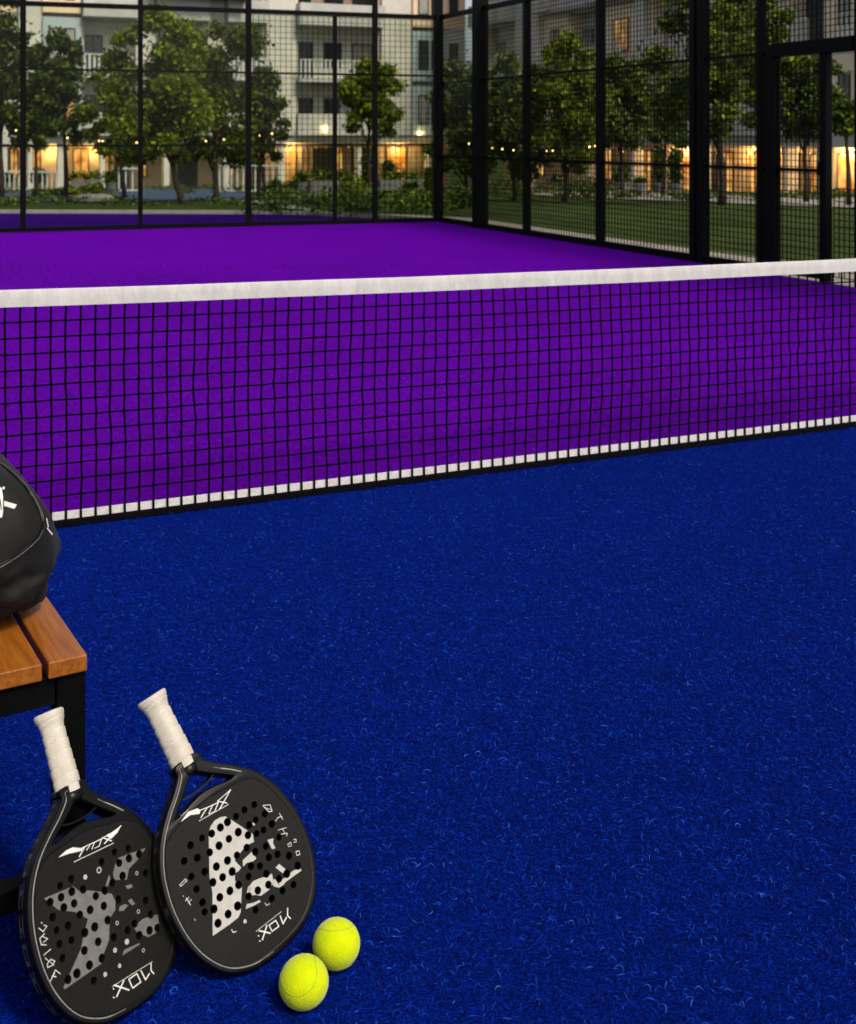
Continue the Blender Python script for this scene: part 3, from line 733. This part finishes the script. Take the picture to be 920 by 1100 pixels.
LH = z7([(220,567),(268,545),(315,520),(265,495),(313,465),(280,590),(325,572),(365,510),(375,543),(420,540),(395,600),(350,622),(455,583),(472,645),(415,675),(430,740),(370,778),(392,842),(337,878),(447,812),(298,905),(233,632),(250,690),(300,670),(357,660),(262,750),(315,733),(275,812),(412,910),(372,700),(522,395),(537,452),(493,482),(565,375),(610,357),(503,348),(563,330),(447,390),(460,515),(520,555),(590,660),(610,712),(655,690),(690,680),(640,440),(640,560),(660,620),(560,690),(500,720)])
LE = [z7(l) for l in ([(193,550),(320,497),(350,520),(385,515),(430,520),(490,530),(505,560),(505,600),(480,640),(478,730),(455,790),(445,835),(285,947),(278,940),(310,870),(355,770),(365,720),(385,640),(330,610),(255,600),(225,575)],
  [(505,400),(520,372),(640,328),(600,385),(565,420),(555,468),(500,470),(495,440)], [(460,500),(478,445),(485,470),(470,500)], [(585,675),(625,640),(690,620),(700,690),(650,720),(600,700)], [(535,800),(545,775),(610,745),(612,752)], [(525,585),(545,575),(562,580),(540,605),(520,605)], [(560,560),(575,550),(592,575),(578,582)], [(548,495),(575,488),(582,500),(560,510)])]
LS = [(l3([(570,480),(665,512)]), .0024), (l3([(585,555),(632,450)]), .0024), (l3([(665,442),(718,404),(744,460),(690,500),(665,442)]), .0020), (l3([(745,385),(775,445),(800,405)]), .0022), (l3([(810,338),(812,385),(830,405)]), .0022), (l3([(555,490),(820,325)]), .0008), (l3([(562,502),(566,506)]), .0016), (l3([(562,560),(570,564)]), .0016),
  (l2([(250,285),(290,212)]), .0022), (l2([(265,222),(420,150),(480,110)]), .0016), (l2([(305,235),(330,200)]), .0016), (l2([(345,228),(362,182)]), .0016), (l2([(400,205),(418,150)]), .0018), (l2([(365,222),(400,205)]), .0012), (l2([(425,140),(495,165)]), .0020), (l2([(440,185),(565,52)]), .0022), (l2([(210,325),(510,182)]), .0011),
  (l3([(72,105),(100,128),(125,92),(105,85)]), .0012), (l3([(88,68),(92,72)]), .0016), (l3([(110,140),(78,175),(88,215),(122,215)]), .0012), (l3([(95,160),(130,175),(100,200)]), .0010), (l3([(105,282),(150,243)]), .0012), (l3([(112,300),(140,325)]), .0010), (l3([(128,340),(150,310),(178,322),(160,350),(130,365),(128,340)]), .0012), (l3([(145,325),(170,350)]), .0010), (l3([(148,455),(180,380),(212,405)]), .0012), (l3([(160,420),(185,425)]), .0014), (l3([(155,440),(175,400)]), .0012)]
LM = [l2([(90,292),(150,237),(200,214),(276,222),(268,242),(170,262)]), l2([(455,130),(566,50),(540,100),(492,150)])]
LR = [(z7([p])[0], a, b) for p, a, b in (((373,457), .0036, .0004), ((433,427), .0046, .0028), ((503,777), .0034, .0010), ((523,845), .0030, .0006), ((460,883), .0032, .0008), ((598,440), .0030, .0018), ((512,658), .0030, .0018), ((605,608), .0030, .0020), ((627,778), .0028, .0019), ((555,740), .0040, .0004))]
rk2 = racket((.9272, .5531, -.0581, -.4623, 1.8307, .9719), 'black padel racket with dim grey emblem propped against the bench leg', LH, LE, M['grey'], LS, LM, LR)
rk1 = racket((.6101, .552, .2874, -.2494, 1.9604, .972), 'black padel racket with large pale emblem beside the yellow balls', RH, RE, M['silver'], RS, RM, RR)

# ------------------------------------------------------------------ balls
def ball(px, py, r, rot, label):
    d = FPX * (H - r) / (py - HY); p = cw((px - CX) / FPX * d, d, r * .95)
    RM3 = Euler(rot).to_matrix(); SQ = Vector((1.02, 1.02, .95))
    o = tag(empty('padel_ball', p), label, 'ball', 'yellow balls on the blue turf')
    bm = bmesh.new(); bmesh.ops.create_icosphere(bm, subdivisions=5, radius=r)
    for v in bm.verts:
        n = v.co.normalized(); v.co = n * (r + .0002 * mnoise.noise(n * 40) + .0002 * mnoise.noise(n * 90))
    for v in bm.verts: v.co = (RM3 @ v.co) * SQ
    me = bpy.data.meshes.new('felt'); bm.to_mesh(me); bm.free(); me.materials.append(M['ball']); me.polygons.foreach_set('use_smooth', [True] * len(me.polygons))
    link('felt', me, o)
    pts = []
    for i in range(140):
        t = 2 * math.pi * i / 140; a = .44
        v = Vector((math.cos(t) + a * math.cos(3 * t) * .55, math.sin(t) - a * math.sin(3 * t) * .55, 1.12 * math.sin(2 * t) * .62)).normalized(); pts.append((RM3 @ v) * SQ * (r - .00005))
    mb = MB(); mb.tube(pts, .0006, 6, closed=True); mb.build('seam', M['seam'], o, smooth=True)
ball(326.5, 1053.5, .0378, (.5, .9, 2.2), 'yellow padel ball nearest the camera with its seam showing')
ball(361.5, 1012.5, .0378, (1.9, 2.5, .3), 'yellow padel ball just behind another, closer to the net')

# ------------------------------------------------------------------ apartment buildings
ZB = -2.2; F1, F2, F3, F4, F5 = 1.1, 4.85, 8.6, 12.35, 16.1
def window(parent, x0, x1, z0, z1, y, split=2, mat=None):
    mb = MB(); t = .07
    mb.box((x0, y - .06, z0), (x0 + t, y + .02, z1)); mb.box((x1 - t, y - .06, z0), (x1, y + .02, z1))
    mb.box((x0 + t, y - .06, z1 - t), (x1 - t, y + .02, z1)); mb.box((x0 + t, y - .06, z0), (x1 - t, y + .02, z0 + t))
    for i in range(1, split):
        xm = x0 + (x1 - x0) * i / split; mb.box((xm - .03, y - .055, z0 + t), (xm + .03, y + .018, z1 - t))
    wf = mb.build('window', M['frameD'], parent)
    mb = MB(); mb.box((x0 + t * .5, y - .03, z0 + t * .5), (x1 - t * .5, y - .01, z1 - t * .5)); mb.build('pane', mat or random.choice([M['pane']] * 5 + [M['curtain']] * 2 + [M['litdim']]), wf)
def balcony(parent, x0, x1, z, dep, solid, hgt=1.15):
    mb = MB(); mb.box((x0, -dep, z), (x1, -.003, z + .22)); b = mb.build('balcony', M['slab'], parent)
    mb = MB()
    if solid:
        mb.box((x0 + .02, -dep + .02, z + .223), (x1 - .02, -dep + .12, z + .22 + hgt))
        for x in (x0 + .02, x1 - .12): mb.box((x, -dep + .123, z + .223), (x + .1, -.01, z + .22 + hgt))
        mb.build('parapet', M['slab'], b)
    else:
        mb.box((x0 + .02, -dep + .02, z + .22 + hgt), (x1 - .02, -dep + .09, z + .28 + hgt))
        n = int((x1 - x0) / .28)
        for i in range(n + 1):
            x = x0 + .03 + (x1 - x0 - .1) * i / n; mb.box((x, -dep + .03, z + .223), (x + .13, -dep + .07, z + .217 + hgt))
        mb.build('railing', M['rail'], b)
def sconce(parent, x, y, z, power, label):
    pw = parent.matrix_basis @ Vector((x, y, z))
    o = tag(empty('wall_lamp', pw, parent.rotation_euler), label, 'lamp', 'wall lamps lit under the arcades')
    mb = MB(); mb.box((-.06, -.02, -.12), (.06, .06, .12)); mb.build('bracket', M['frameD'], o)
    bm = bmesh.new(); bmesh.ops.create_icosphere(bm, subdivisions=2, radius=.085); me = bpy.data.meshes.new('lamp_globe'); bm.to_mesh(me); bm.free(); me.materials.append(M['lamp'])
    link('lamp_globe', me, o, (0, -.17, 0))
    li = bpy.data.lights.new('wall_lamp_light', 'POINT'); li.energy = power; li.color = (1, .66, .30); li.shadow_soft_size = .13
    lo = bpy.data.objects.new('wall_lamp_light', li); COL.objects.link(lo); lo.parent = o; lo.location = (0, -.45, 0)
def building(name, loc, rotz, label, x0, x1, bays, ground, upper_mat, depth=14):
    b = tag(empty(name, loc, (0, 0, rotz)), label, 'apartment building')
    b.matrix_basis = Matrix.Translation(loc) @ Matrix.Rotation(rotz, 4, 'Z')
    # solid upper body set back behind the facade layer, top floor and roof
    mb = MB(); mb.box((x0, 1.8, F1 + .02), (x1, depth, F5 - .3)); mb.build('rear_wall', M['wallc'], b)
    mb = MB(); mb.box((x0 - .3, -1.2, F5), (x1 + .3, depth + .3, F5 + .5)); mb.build('roof', M['roof'], b)
    mb = MB(); mb.box((x0, 2.6, ZB), (x1, depth - .2, F1 - .30)); mb.build('arcade_wall', M['wallt'], b)
    mb = MB(); mb.box((x0, -.25, F1 - .28), (x1, 1.79, F1 + .22)); mb.build('arcade_ledge', M['slab'], b)
    for z in (F2, F3, F4):
        mb = MB(); mb.box((x0, .05, z - .1), (x1, 1.79, z + .16)); mb.build('floor_slab', M['slab'], b)
    for (a, c, kind) in bays:
        if kind == 'pillar':
            mb = MB(); mb.box((a, -.45, F1 + .223), (c, 1.795, F5 - .01)); mb.build('pillar', M['wallw'], b)
            continue
        for fi, z in enumerate((F1, F2, F3, F4)):
            zt = (F2, F3, F4, F5)[fi] - .12
            wm = [M['wallw'], M['wallw'], M['wallglow'], M['wallglow']][fi] if upper_mat is None else upper_mat[fi]
            if kind == 'loggia':
                balcony(b, a + .04, c - .04, z - .02 if fi else z + .225, 1.25 if fi else .8, fi == 0 or (fi == 2), 1.2)
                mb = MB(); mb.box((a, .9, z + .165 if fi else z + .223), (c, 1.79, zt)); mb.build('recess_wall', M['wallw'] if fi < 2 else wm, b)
                wN = max(1, int((c - a) / 1.9)); st = (c - a) / wN
                for i in range(wN):
                    u = a + st * i + .35; wd = min(1.5, st - .55) * random.uniform(.7, 1)
                    window(b, u, u + wd, z + .35 + (0 if (i + fi) % 2 else .7), z + 2.75, .86, 2)
                for u in (a + .02, c - .24):
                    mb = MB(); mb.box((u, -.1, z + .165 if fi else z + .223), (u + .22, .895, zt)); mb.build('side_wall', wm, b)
            elif kind == 'bay':
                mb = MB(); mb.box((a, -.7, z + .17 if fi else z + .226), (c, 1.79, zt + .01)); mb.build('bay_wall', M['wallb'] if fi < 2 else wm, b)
                window(b, a + .35, a + .35 + (c - a) * .32, z + 1.0, z + 3.0, -.73, 1); window(b, c - .35 - (c - a) * .32, c - .35, z + 1.0, z + 3.0, -.73, 1)
            else:
                mb = MB(); mb.box((a, 0, z + .17 if fi else z + .226), (c, 1.79, zt + .01)); mb.build('wall', wm, b)
                wN = max(1, int((c - a) / 2.4)); st = (c - a) / wN
                for i in range(wN): window(b, a + st * i + st * .3, a + st * i + st * .68, z + 1.1, z + 2.9, -.03, 2)
                if kind == 'wallr': balcony(b, a + .3, c - .3, z + .1, 1.2, False)
    for (a, c, kind) in ground:
        zt = F1 - .32
        if kind == 'col':
            mb = MB(); mb.box((a, -.1, ZB), (c, .6, F1 - .285)); mb.build('column', M['wallw'], b)
        elif kind == 'door':
            mb = MB(); mb.box((a, 2.52, ZB), (c, 2.597, zt - .3)); mb.build('door', M['door'], b)
        else:
            window(b, a, c, ZB + .1 if kind == 'litdoor' else ZB + .8, zt - .25, 2.55, max(2, int((c - a) / .7)), M['lit'])
    return b
YB = 75.9
def xb(px):                                                   # pixel column -> distance along the back facade
    t = (px - CX) / FPX; d = YB / (FW.y + RT.y * t); return d * (FW.x + RT.x * t)
XWING = 36.0
def xr(px):                                                   # pixel column -> distance along the right wing (local x runs towards the camera)
    t = (px - CX) / FPX; d = XWING / (FW.x + RT.x * t); return YB - d * (FW.y + RT.y * t)
B = [(-60, 20, 'wall'), (20, 45, 'pillar'), (45, 86, 'bay'), (86, 150, 'loggia'), (150, 165, 'pillar'), (165, 222, 'loggia'), (222, 240, 'pillar'), (240, 285, 'loggia'), (285, 316, 'pillar'), (316, 408, 'loggia'), (408, 440, 'pillar'), (440, 475, 'bay'), (475, 500, 'wall')]
G = [(-40, -20, 'litdoor'), (0, 8, 'col'), (14, 24, 'lit'), (30, 35, 'col'), (39, 49, 'litdoor'), (62, 68, 'col'), (84, 102, 'litdoor'), (108, 113, 'col'), (116, 124, 'lit'), (130, 146, 'door'), (158, 166, 'lit'), (176, 182, 'col'), (200, 222, 'door'), (240, 246, 'col'), (252, 262, 'lit'), (284, 296, 'door'), (300, 306, 'col'), (315, 331, 'litdoor'), (338, 343, 'lit'), (349, 371, 'door'), (373, 382, 'lit'), (384, 388, 'col'), (392, 414, 'door'), (430, 452, 'litdoor'), (460, 466, 'col'), (470, 480, 'lit')]
b1 = building('apartment_building', Vector((0, YB, 0)), 0, 'white apartment block with stacked balconies behind the far glass wall', xb(-60), xb(500), [(xb(a), xb(c), k) for a, c, k in B], [(xb(a), xb(c), k) for a, c, k in G], None)
B2 = [(520, 560, 'loggia'), (560, 585, 'pillar'), (585, 610, 'wallr'), (610, 648, 'loggia'), (648, 690, 'wallr'), (690, 700, 'pillar'), (700, 735, 'loggia'), (735, 770, 'wallr'), (770, 830, 'loggia'), (830, 845, 'pillar'), (845, 892, 'loggia'), (892, 925, 'wall'), (925, 1000, 'loggia')]
G2 = [(540, 548, 'lit'), (560, 566, 'col'), (592, 600, 'litdoor'), (610, 618, 'lit'), (628, 633, 'col'), (648, 660, 'litdoor'), (664, 672, 'lit'), (678, 682, 'col'), (686, 700, 'litdoor'), (704, 712, 'lit'), (716, 726, 'door'), (730, 744, 'litdoor'), (748, 753, 'col'), (760, 772, 'litdoor'), (776, 781, 'door'), (785, 812, 'litdoor'), (816, 820, 'col'), (824, 838, 'litdoor'), (842, 846, 'col'), (852, 872, 'litdoor'), (880, 885, 'col'), (892, 911, 'door'), (912, 924, 'litdoor'), (940, 960, 'litdoor')]
wc = [M['wallc'], M['wallc'], M['wallglow'], M['wallglow']]
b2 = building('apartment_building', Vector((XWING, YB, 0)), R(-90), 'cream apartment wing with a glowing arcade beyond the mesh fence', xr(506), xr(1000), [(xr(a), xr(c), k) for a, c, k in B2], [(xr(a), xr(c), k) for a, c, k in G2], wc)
for px, y_, pw, z_, lb in ((60, 2.5, 90, .35, 'lit wall lamp left of the glowing double door under the white block'), (108, 2.5, 80, .3, 'lit wall lamp right of the glowing double door under the white block'), (324, 2.5, 120, .45, 'lit wall lamp over the doorway below the white balconies'), (345, -.40, 22, 1.75, 'lamp shining on the white balcony front above the arcade'), (441, 2.5, 130, .3, 'bright lamp over the right doorway of the white block'), (447, -.40, 16, 1.45, 'small lamp on the ledge above the right doorway of the white block')):
    sconce(b1, xb(px), y_, z_, pw, lb)
for px, pw, lb in ((598, 90, 'lamp glowing among the trees at the far end of the arcade'), (690, 150, 'lit lamp in the arcade behind the first dark topiary columns'), (766, 150, 'lit lamp in the arcade right of the double fence post'), (800, 120, 'lit lamp over the widest glowing arcade window'), (862, 150, 'lit lamp in the arcade seen through the gate leaf'), (917, 110, 'lit lamp beside the dark door seen through the open entry')):
    sconce(b2, xr(px), 2.5, .45, pw, lb)
# dark awning hanging from the third floor of the white block
o = tag(empty('awning', Vector((xb(205), YB, 0))), 'dark brown awning high on the white block above the big tree', 'awning')
mb = MB(); mb.box((xb(158) - xb(205), -2.2, F3 + 1.35), (xb(254) - xb(205), -.5, F3 + 2.6)); mb.build('cloth', M['roof'], o)
mb = MB(); mb.box((xb(254.5) - xb(205), -2.3, F3 + 1.2), (xb(258) - xb(205), -.5, F3 + 2.7)); mb.build('end_board', pbr('ochre board', (.35, .25, .05), .7), o)

# ------------------------------------------------------------------ paths and play surface beyond the court
def patch(name, pl, mat, dz=.0):
    pts = [atg(x, y) for x, y in pl]; return sheet(name, [(p.x, p.y, p.z + dz) for p in pts], mat)
patch('play_surface', [(-160, 215), (84, 216), (78, 208), (62, 201.5), (-160, 200.5)], M['bluepave'], .004)
patch('play_surface', [(150, 216), (268, 214), (262, 204), (215, 200.5), (112, 204.5), (128, 212)], M['bluepave'], .004)
patch('path', [(88, 217), (136, 216.5), (118, 209), (86, 203), (68, 203)], M['paving'], .008)
patch('path', [(-160, 200), (300, 200), (480, 201.5), (640, 203), (640, 199.5), (480, 198.2), (-160, 197.6)], M['paving'], .008)
patch('path', [(256, 216.5), (300, 223), (330, 227), (345, 226.7), (310, 221), (264, 214.6)], M['paving'], .012)
patch('path', [(520, 206), (650, 213), (800, 219), (1000, 226), (1000, 214), (800, 210.5), (650, 205.5), (540, 202)], M['paving'], .008)
# ------------------------------------------------------------------ vegetation
def leaves(name, n, blobs, size, mat, parent, org):
    ws = np.array([b[3] * b[4] * b[5] for b in blobs]); ws = ws / ws.sum()
    bi = rng.choice(len(blobs), n, p=ws); Bc = np.array(blobs)[bi]
    v = rng.normal(size=(n, 3)); v /= np.linalg.norm(v, axis=1)[:, None]
    r = rng.random(n) ** .55
    r = r * (1 + .42 * rng.normal(size=n) * (rng.random(n) < .42))
    c = Bc[:, :3] + v * r[:, None] * Bc[:, 3:6]
    c -= np.array(org)
    a = rng.normal(size=(n, 3)); a /= np.linalg.norm(a, axis=1)[:, None]
    b = np.cross(a, rng.normal(size=(n, 3))); b /= np.linalg.norm(b, axis=1)[:, None]
    s = size * rng.uniform(.6, 1.4, n)[:, None]
    V = np.stack([c - a * s, c + b * s * .5, c + a * s, c - b * s * .5], 1).reshape(-1, 3)
    F = np.arange(n * 4).reshape(-1, 4)
    return np_mesh(name, V, F, mat, parent)
def tree(px, ytop, ybot, hw, d, label, mat='leaf', n=6000, trunk_px=None, size=.12, group='trees beyond the court', skew=0, nb=16, trunkw=.09, barem=None):
    base = atd(trunk_px or px, d, gz(d) - .05); s = d / FPX
    ztop, zbot = zat(ytop, d), zat(ybot, d); cxw = atd(px, d, 0); w_ = hw * s; hgt = ztop - zbot
    o = tag(empty('broadleaf_tree', base), label, 'tree', group)
    blobs = []
    nb = int(nb * 1.35)
    for i in range(nb):
        q = (i + .5) / nb; ph = i * 2.399 + random.random(); prof = math.sin(math.pi * (.12 + .80 * q)) ** .75
        rad = w_ * prof * random.uniform(.5, 1.25); cz = zbot + hgt * (.08 + .84 * q)
        c = cxw + RT * (math.cos(ph) * rad * .75) + FW * (math.sin(ph) * rad * .6)
        br = random.uniform(.13, .30) * w_ + .08
        blobs.append((c.x, c.y, cz, br, br, br * random.uniform(.6, .9)))
    blobs.append((cxw.x, cxw.y, zbot + hgt * .5, w_ * .3, w_ * .3, hgt * .28))
    leaves('crown', n, blobs, size, M[mat], o, base)
    mb = MB(); top = Vector((cxw.x, cxw.y, zbot + hgt * .75)) - base; low = Vector((0, 0, 0)); mid = Vector((top.x * .2 + random.uniform(-.08, .08), top.y * .2, (zbot - base.z) * .8))
    mb.tube([low, mid * .5 + Vector((.03, 0, 0)), mid, mid.lerp(top, .5), top], [trunkw * 1.25, trunkw, trunkw * .85, trunkw * .5, trunkw * .15], 8)
    for b in blobs[::2]:
        e = Vector(b[:3]) - base; st = mid.lerp(top, random.uniform(0, .5)); mb.tube([st, st.lerp(e, .5) + Vector((0, 0, .12)), e], [trunkw * .42, trunkw * .28, trunkw * .1], 6)
    mb.build('trunk', M['bark'], o, smooth=True)
T = [
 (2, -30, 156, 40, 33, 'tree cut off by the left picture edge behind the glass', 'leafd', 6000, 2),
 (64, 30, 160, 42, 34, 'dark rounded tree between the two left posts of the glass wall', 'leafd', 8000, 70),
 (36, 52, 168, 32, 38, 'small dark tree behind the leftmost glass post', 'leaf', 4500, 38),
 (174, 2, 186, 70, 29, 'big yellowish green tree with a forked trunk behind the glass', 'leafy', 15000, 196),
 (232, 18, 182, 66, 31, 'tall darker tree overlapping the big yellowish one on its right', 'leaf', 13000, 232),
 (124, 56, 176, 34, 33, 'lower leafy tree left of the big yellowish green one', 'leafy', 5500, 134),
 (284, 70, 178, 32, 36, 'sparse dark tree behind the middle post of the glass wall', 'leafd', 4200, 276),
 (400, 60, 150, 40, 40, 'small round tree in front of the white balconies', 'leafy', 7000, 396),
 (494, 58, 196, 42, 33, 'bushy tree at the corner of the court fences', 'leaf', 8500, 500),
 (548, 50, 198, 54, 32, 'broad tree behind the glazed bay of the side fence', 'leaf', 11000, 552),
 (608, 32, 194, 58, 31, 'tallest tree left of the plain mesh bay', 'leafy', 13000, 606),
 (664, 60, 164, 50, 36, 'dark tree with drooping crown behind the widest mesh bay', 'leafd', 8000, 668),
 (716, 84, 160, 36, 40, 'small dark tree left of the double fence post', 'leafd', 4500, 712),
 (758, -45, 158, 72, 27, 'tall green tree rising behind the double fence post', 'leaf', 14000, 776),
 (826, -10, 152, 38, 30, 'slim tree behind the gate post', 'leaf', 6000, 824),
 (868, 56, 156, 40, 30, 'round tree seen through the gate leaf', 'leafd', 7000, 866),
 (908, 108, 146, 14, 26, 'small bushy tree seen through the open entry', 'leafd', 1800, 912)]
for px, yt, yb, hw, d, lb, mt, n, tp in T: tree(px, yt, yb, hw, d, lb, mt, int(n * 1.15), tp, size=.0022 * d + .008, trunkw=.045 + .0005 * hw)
def topiary(px, yt, yb, hw, d, label, pot=True):
    s = d / FPX; base = atd(px, d, gz(d) if yb < 0 else zat(yb, d)); base.z = gz(d)
    zt, zb = zat(yt, d), gz(d) + (.35 if pot else .1); c = base
    o = tag(empty('topiary', base), label, 'shrub', 'clipped shrubs in front of the arcades')
    h = zt - zb; leaves('foliage', 1500, [(c.x, c.y, zb + h * q, hw * s, hw * s, h * .27) for q in (.25, .5, .74)], .10, M['leafd'], o, base)
    mb = MB(); mb.lathe([(.05, 0), (.26, .0), (.33, .4), (.30, .42), (.26, .40)], 14); mb.build('pot', M['pot'], o, smooth=False)
for a in ((668, 178, 202, 7, 52, 'clipped round shrub in a pot under the first lamp of the wing'), (688, 192, 216, 5, 48, 'small clipped shrub in a pot at the lawn edge'), (709, 158, 206, 5, 52, 'slim columnar shrub left of the dark arcade door'), (726, 160, 203, 7, 50, 'wide columnar shrub before the dark arcade door'), (323, 184, 204, 6, 66, 'clipped shrub in a pot before the lit doorway of the white block'), (396, 165, 196, 8, 66, 'tall dark shrub before the dark door of the white block'), (418, 172, 196, 7, 64, 'dark clipped shrub left of the bright right doorway'), (120, 184, 200, 7, 62, 'square clipped shrub right of the glowing double door'), (42, 182, 198, 8, 60, 'clipped shrub left of the glowing double door'), (8, 186, 200, 6, 60, 'low clipped shrub at the left picture edge'), (462, 180, 200, 6, 64, 'dark shrub beside the bright right doorway'), (600, 188, 206, 8, 56, 'low clipped shrub under the tallest side tree')): topiary(*a)
def shrub(px, yb, w_, h_, d, label, mat='leaf', n=1400):
    base = atd(px, d, gz(d)); s = d / FPX
    o = tag(empty('shrub', base), label, 'shrub', 'loose shrubs in the planting bed')
    bl = [(base.x + RT.x * u * s, base.y + RT.y * u * s + random.uniform(-.4, .4), base.z + h_ * s * random.uniform(.25, .6), w_ * s * .35, w_ * s * .35, h_ * s * .42) for u in (-w_ * .6, -w_ * .2, w_ * .2, w_ * .6)]
    leaves('foliage', n, bl, .07, M[mat], o, base)
    mb = MB()
    for u in (-.3, 0, .3): mb.tube([(0, 0, -.02), (u * w_ * s, .1, h_ * s * .5)], [.02, .008], 5)
    mb.build('stem', M['bark'], o)
for a in ((345, 222, 26, 14, 27, 'low shrub left in the planting bed behind the short post', 'leaf'), (385, 228, 16, 34, 28, 'tall grassy shrub between the two middle posts', 'leafy'), (424, 222, 30, 16, 28, 'broad low shrub in front of the bright right doorway', 'leaf'), (445, 210, 18, 26, 34, 'feathery light green shrub left of the corner post', 'leafy'), (375, 205, 14, 20, 40, 'pale green shrub under the small round tree', 'leafy'), (465, 222, 22, 18, 26, 'low shrub against the corner post', 'leaf'), (60, 204, 30, 9, 42, 'low hedge-like shrub along the left play surface', 'leaf'), (100, 200, 14, 12, 46, 'rounded shrub beside the stone path', 'leaf'), (498, 222, 24, 20, 24, 'shrub just past the corner behind the side glass', 'leafd'), (300, 205, 20, 18, 42, 'shrub by the white picket railing', 'leafd')): shrub(*a)
# planters near the white block
for px, py, w_, d, lb in ((356, 205, 1.5, 40, 'long grey planter box left of the tall grassy shrub'), (432, 204, 1.8, 44, 'long grey planter box before the bright right doorway'), (92, 199, 1.2, 52, 'grey planter box before the glowing double door')):
    p = atd(px, d, gz(d)); o = tag(empty('planter', p, (0, 0, -YAW * .3)), lb, 'planter')
    mb = MB(); mb.box((-w_ / 2, -.3, 0), (w_ / 2, .3, .55)); mb.build('box', M['pot'], o, bevel=.02)
    leaves('plant', 500, [(p.x + u, p.y, p.z + .72, .4, .3, .22) for u in (-.45, 0, .45)], .07, M['leaf'], o, p)
# white picket railings in front of the ground floor
def picket(x0, x1, py, h, d, label):
    a, b = atd(x0, d, gz(d)), atd(x1, d, gz(d)); o = tag(empty('picket_railing', a), label, 'railing', 'white railings before the white block')
    q = b - a; L = q.length; mb = MB(); n = int(L / .22)
    for i in range(n + 1): p = q * (i / n); mb.bar((p.x, p.y, .03), (p.x, p.y, h), .05)
    mb.build('pickets', M['rail'], o); mb = MB()
    for z in (.12, h - .08): mb.bar((-FW.x * .06, -FW.y * .06, z), (q.x - FW.x * .06, q.y - FW.y * .06, z), .06)
    mb.build('top_rail', M['rail'], o)
picket(128, 150, 200, 1.1, 50, 'short white railing right of the square clipped shrub')
picket(236, 300, 204, 1.2, 48, 'white picket railing behind the second trunk')
picket(-40, 66, 200, 1.0, 56, 'long white railing along the left play surface')
# strings of bulbs hung between the trees
def bulbs(pts, n, label, sag):
    a, b = pts; o = tag(empty('string_lights', a), label, 'string lights', 'strings of warm bulbs among the trees'); q = b - a; P = []
    for i in range(25):
        t = i / 24; P.append(q * t - Vector((0, 0, sag * 4 * t * (1 - t))))
    mb = MB(); mb.tube(P, .008, 5); mb.build('cable', M['wire'], o)
    bm = bmesh.new(); bmesh.ops.create_icosphere(bm, subdivisions=2, radius=.017); me = bpy.data.meshes.new('bulb'); bm.to_mesh(me); bm.free(); me.materials.append(M['bulb'])
    for i in range(n):
        t = (i + .5 + random.uniform(-.9, .9)) / n; t = min(.99, max(.01, t)); link('bulb', me, o, q * t - Vector((0, 0, sag * 4 * t * (1 - t) + .05)))
bulbs((atd(-30, 27, zat(128, 27)), atd(300, 27.5, zat(140, 27.5))), 11, 'sagging string of warm bulbs in front of the big left trees', .35)
bulbs((atd(480, 27, zat(146, 27)), atd(660, 27, zat(150, 27))), 8, 'string of warm bulbs before the side fence trees', .25)
base = atd(0, 66, 0)
bulbs((Vector((xb(-20), YB - 1.6, .62)), Vector((xb(475), YB - 1.6, .70))), 34, 'long string of tiny amber bulbs along the ledge of the white block', .12)
bulbs((Vector((XWING - 1.6, 66, .62)), Vector((XWING - 1.6, 36, .70))), 26, 'long string of tiny amber bulbs along the ledge of the cream wing', .12)
# ground cover that grows in the beds beyond the court
bl = []
for (x0, x1, y0, y1, n_, h0, h1) in ((285, 475, 208, 232, 42, .06, .26), (-40, 285, 201, 210, 40, .10, .25), (-40, 250, 214, 222, 26, .05, .12), (480, 660, 205, 215, 44, .12, .40), (660, 910, 210, 217, 26, .06, .2)):
    for i in range(n_):
        p = atg(random.uniform(x0, x1), random.uniform(y0, y1)); h = random.uniform(h0, h1); r = random.uniform(.3, .8)
        bl.append((p.x, p.y, p.z + h * .8, r, r, h))
tag(leaves('undergrowth', 17000, bl, .05, M['leafd'], None, (0, 0, 0)), 'low broken planting and ground cover in the beds beyond the court', 'undergrowth', kind='stuff')
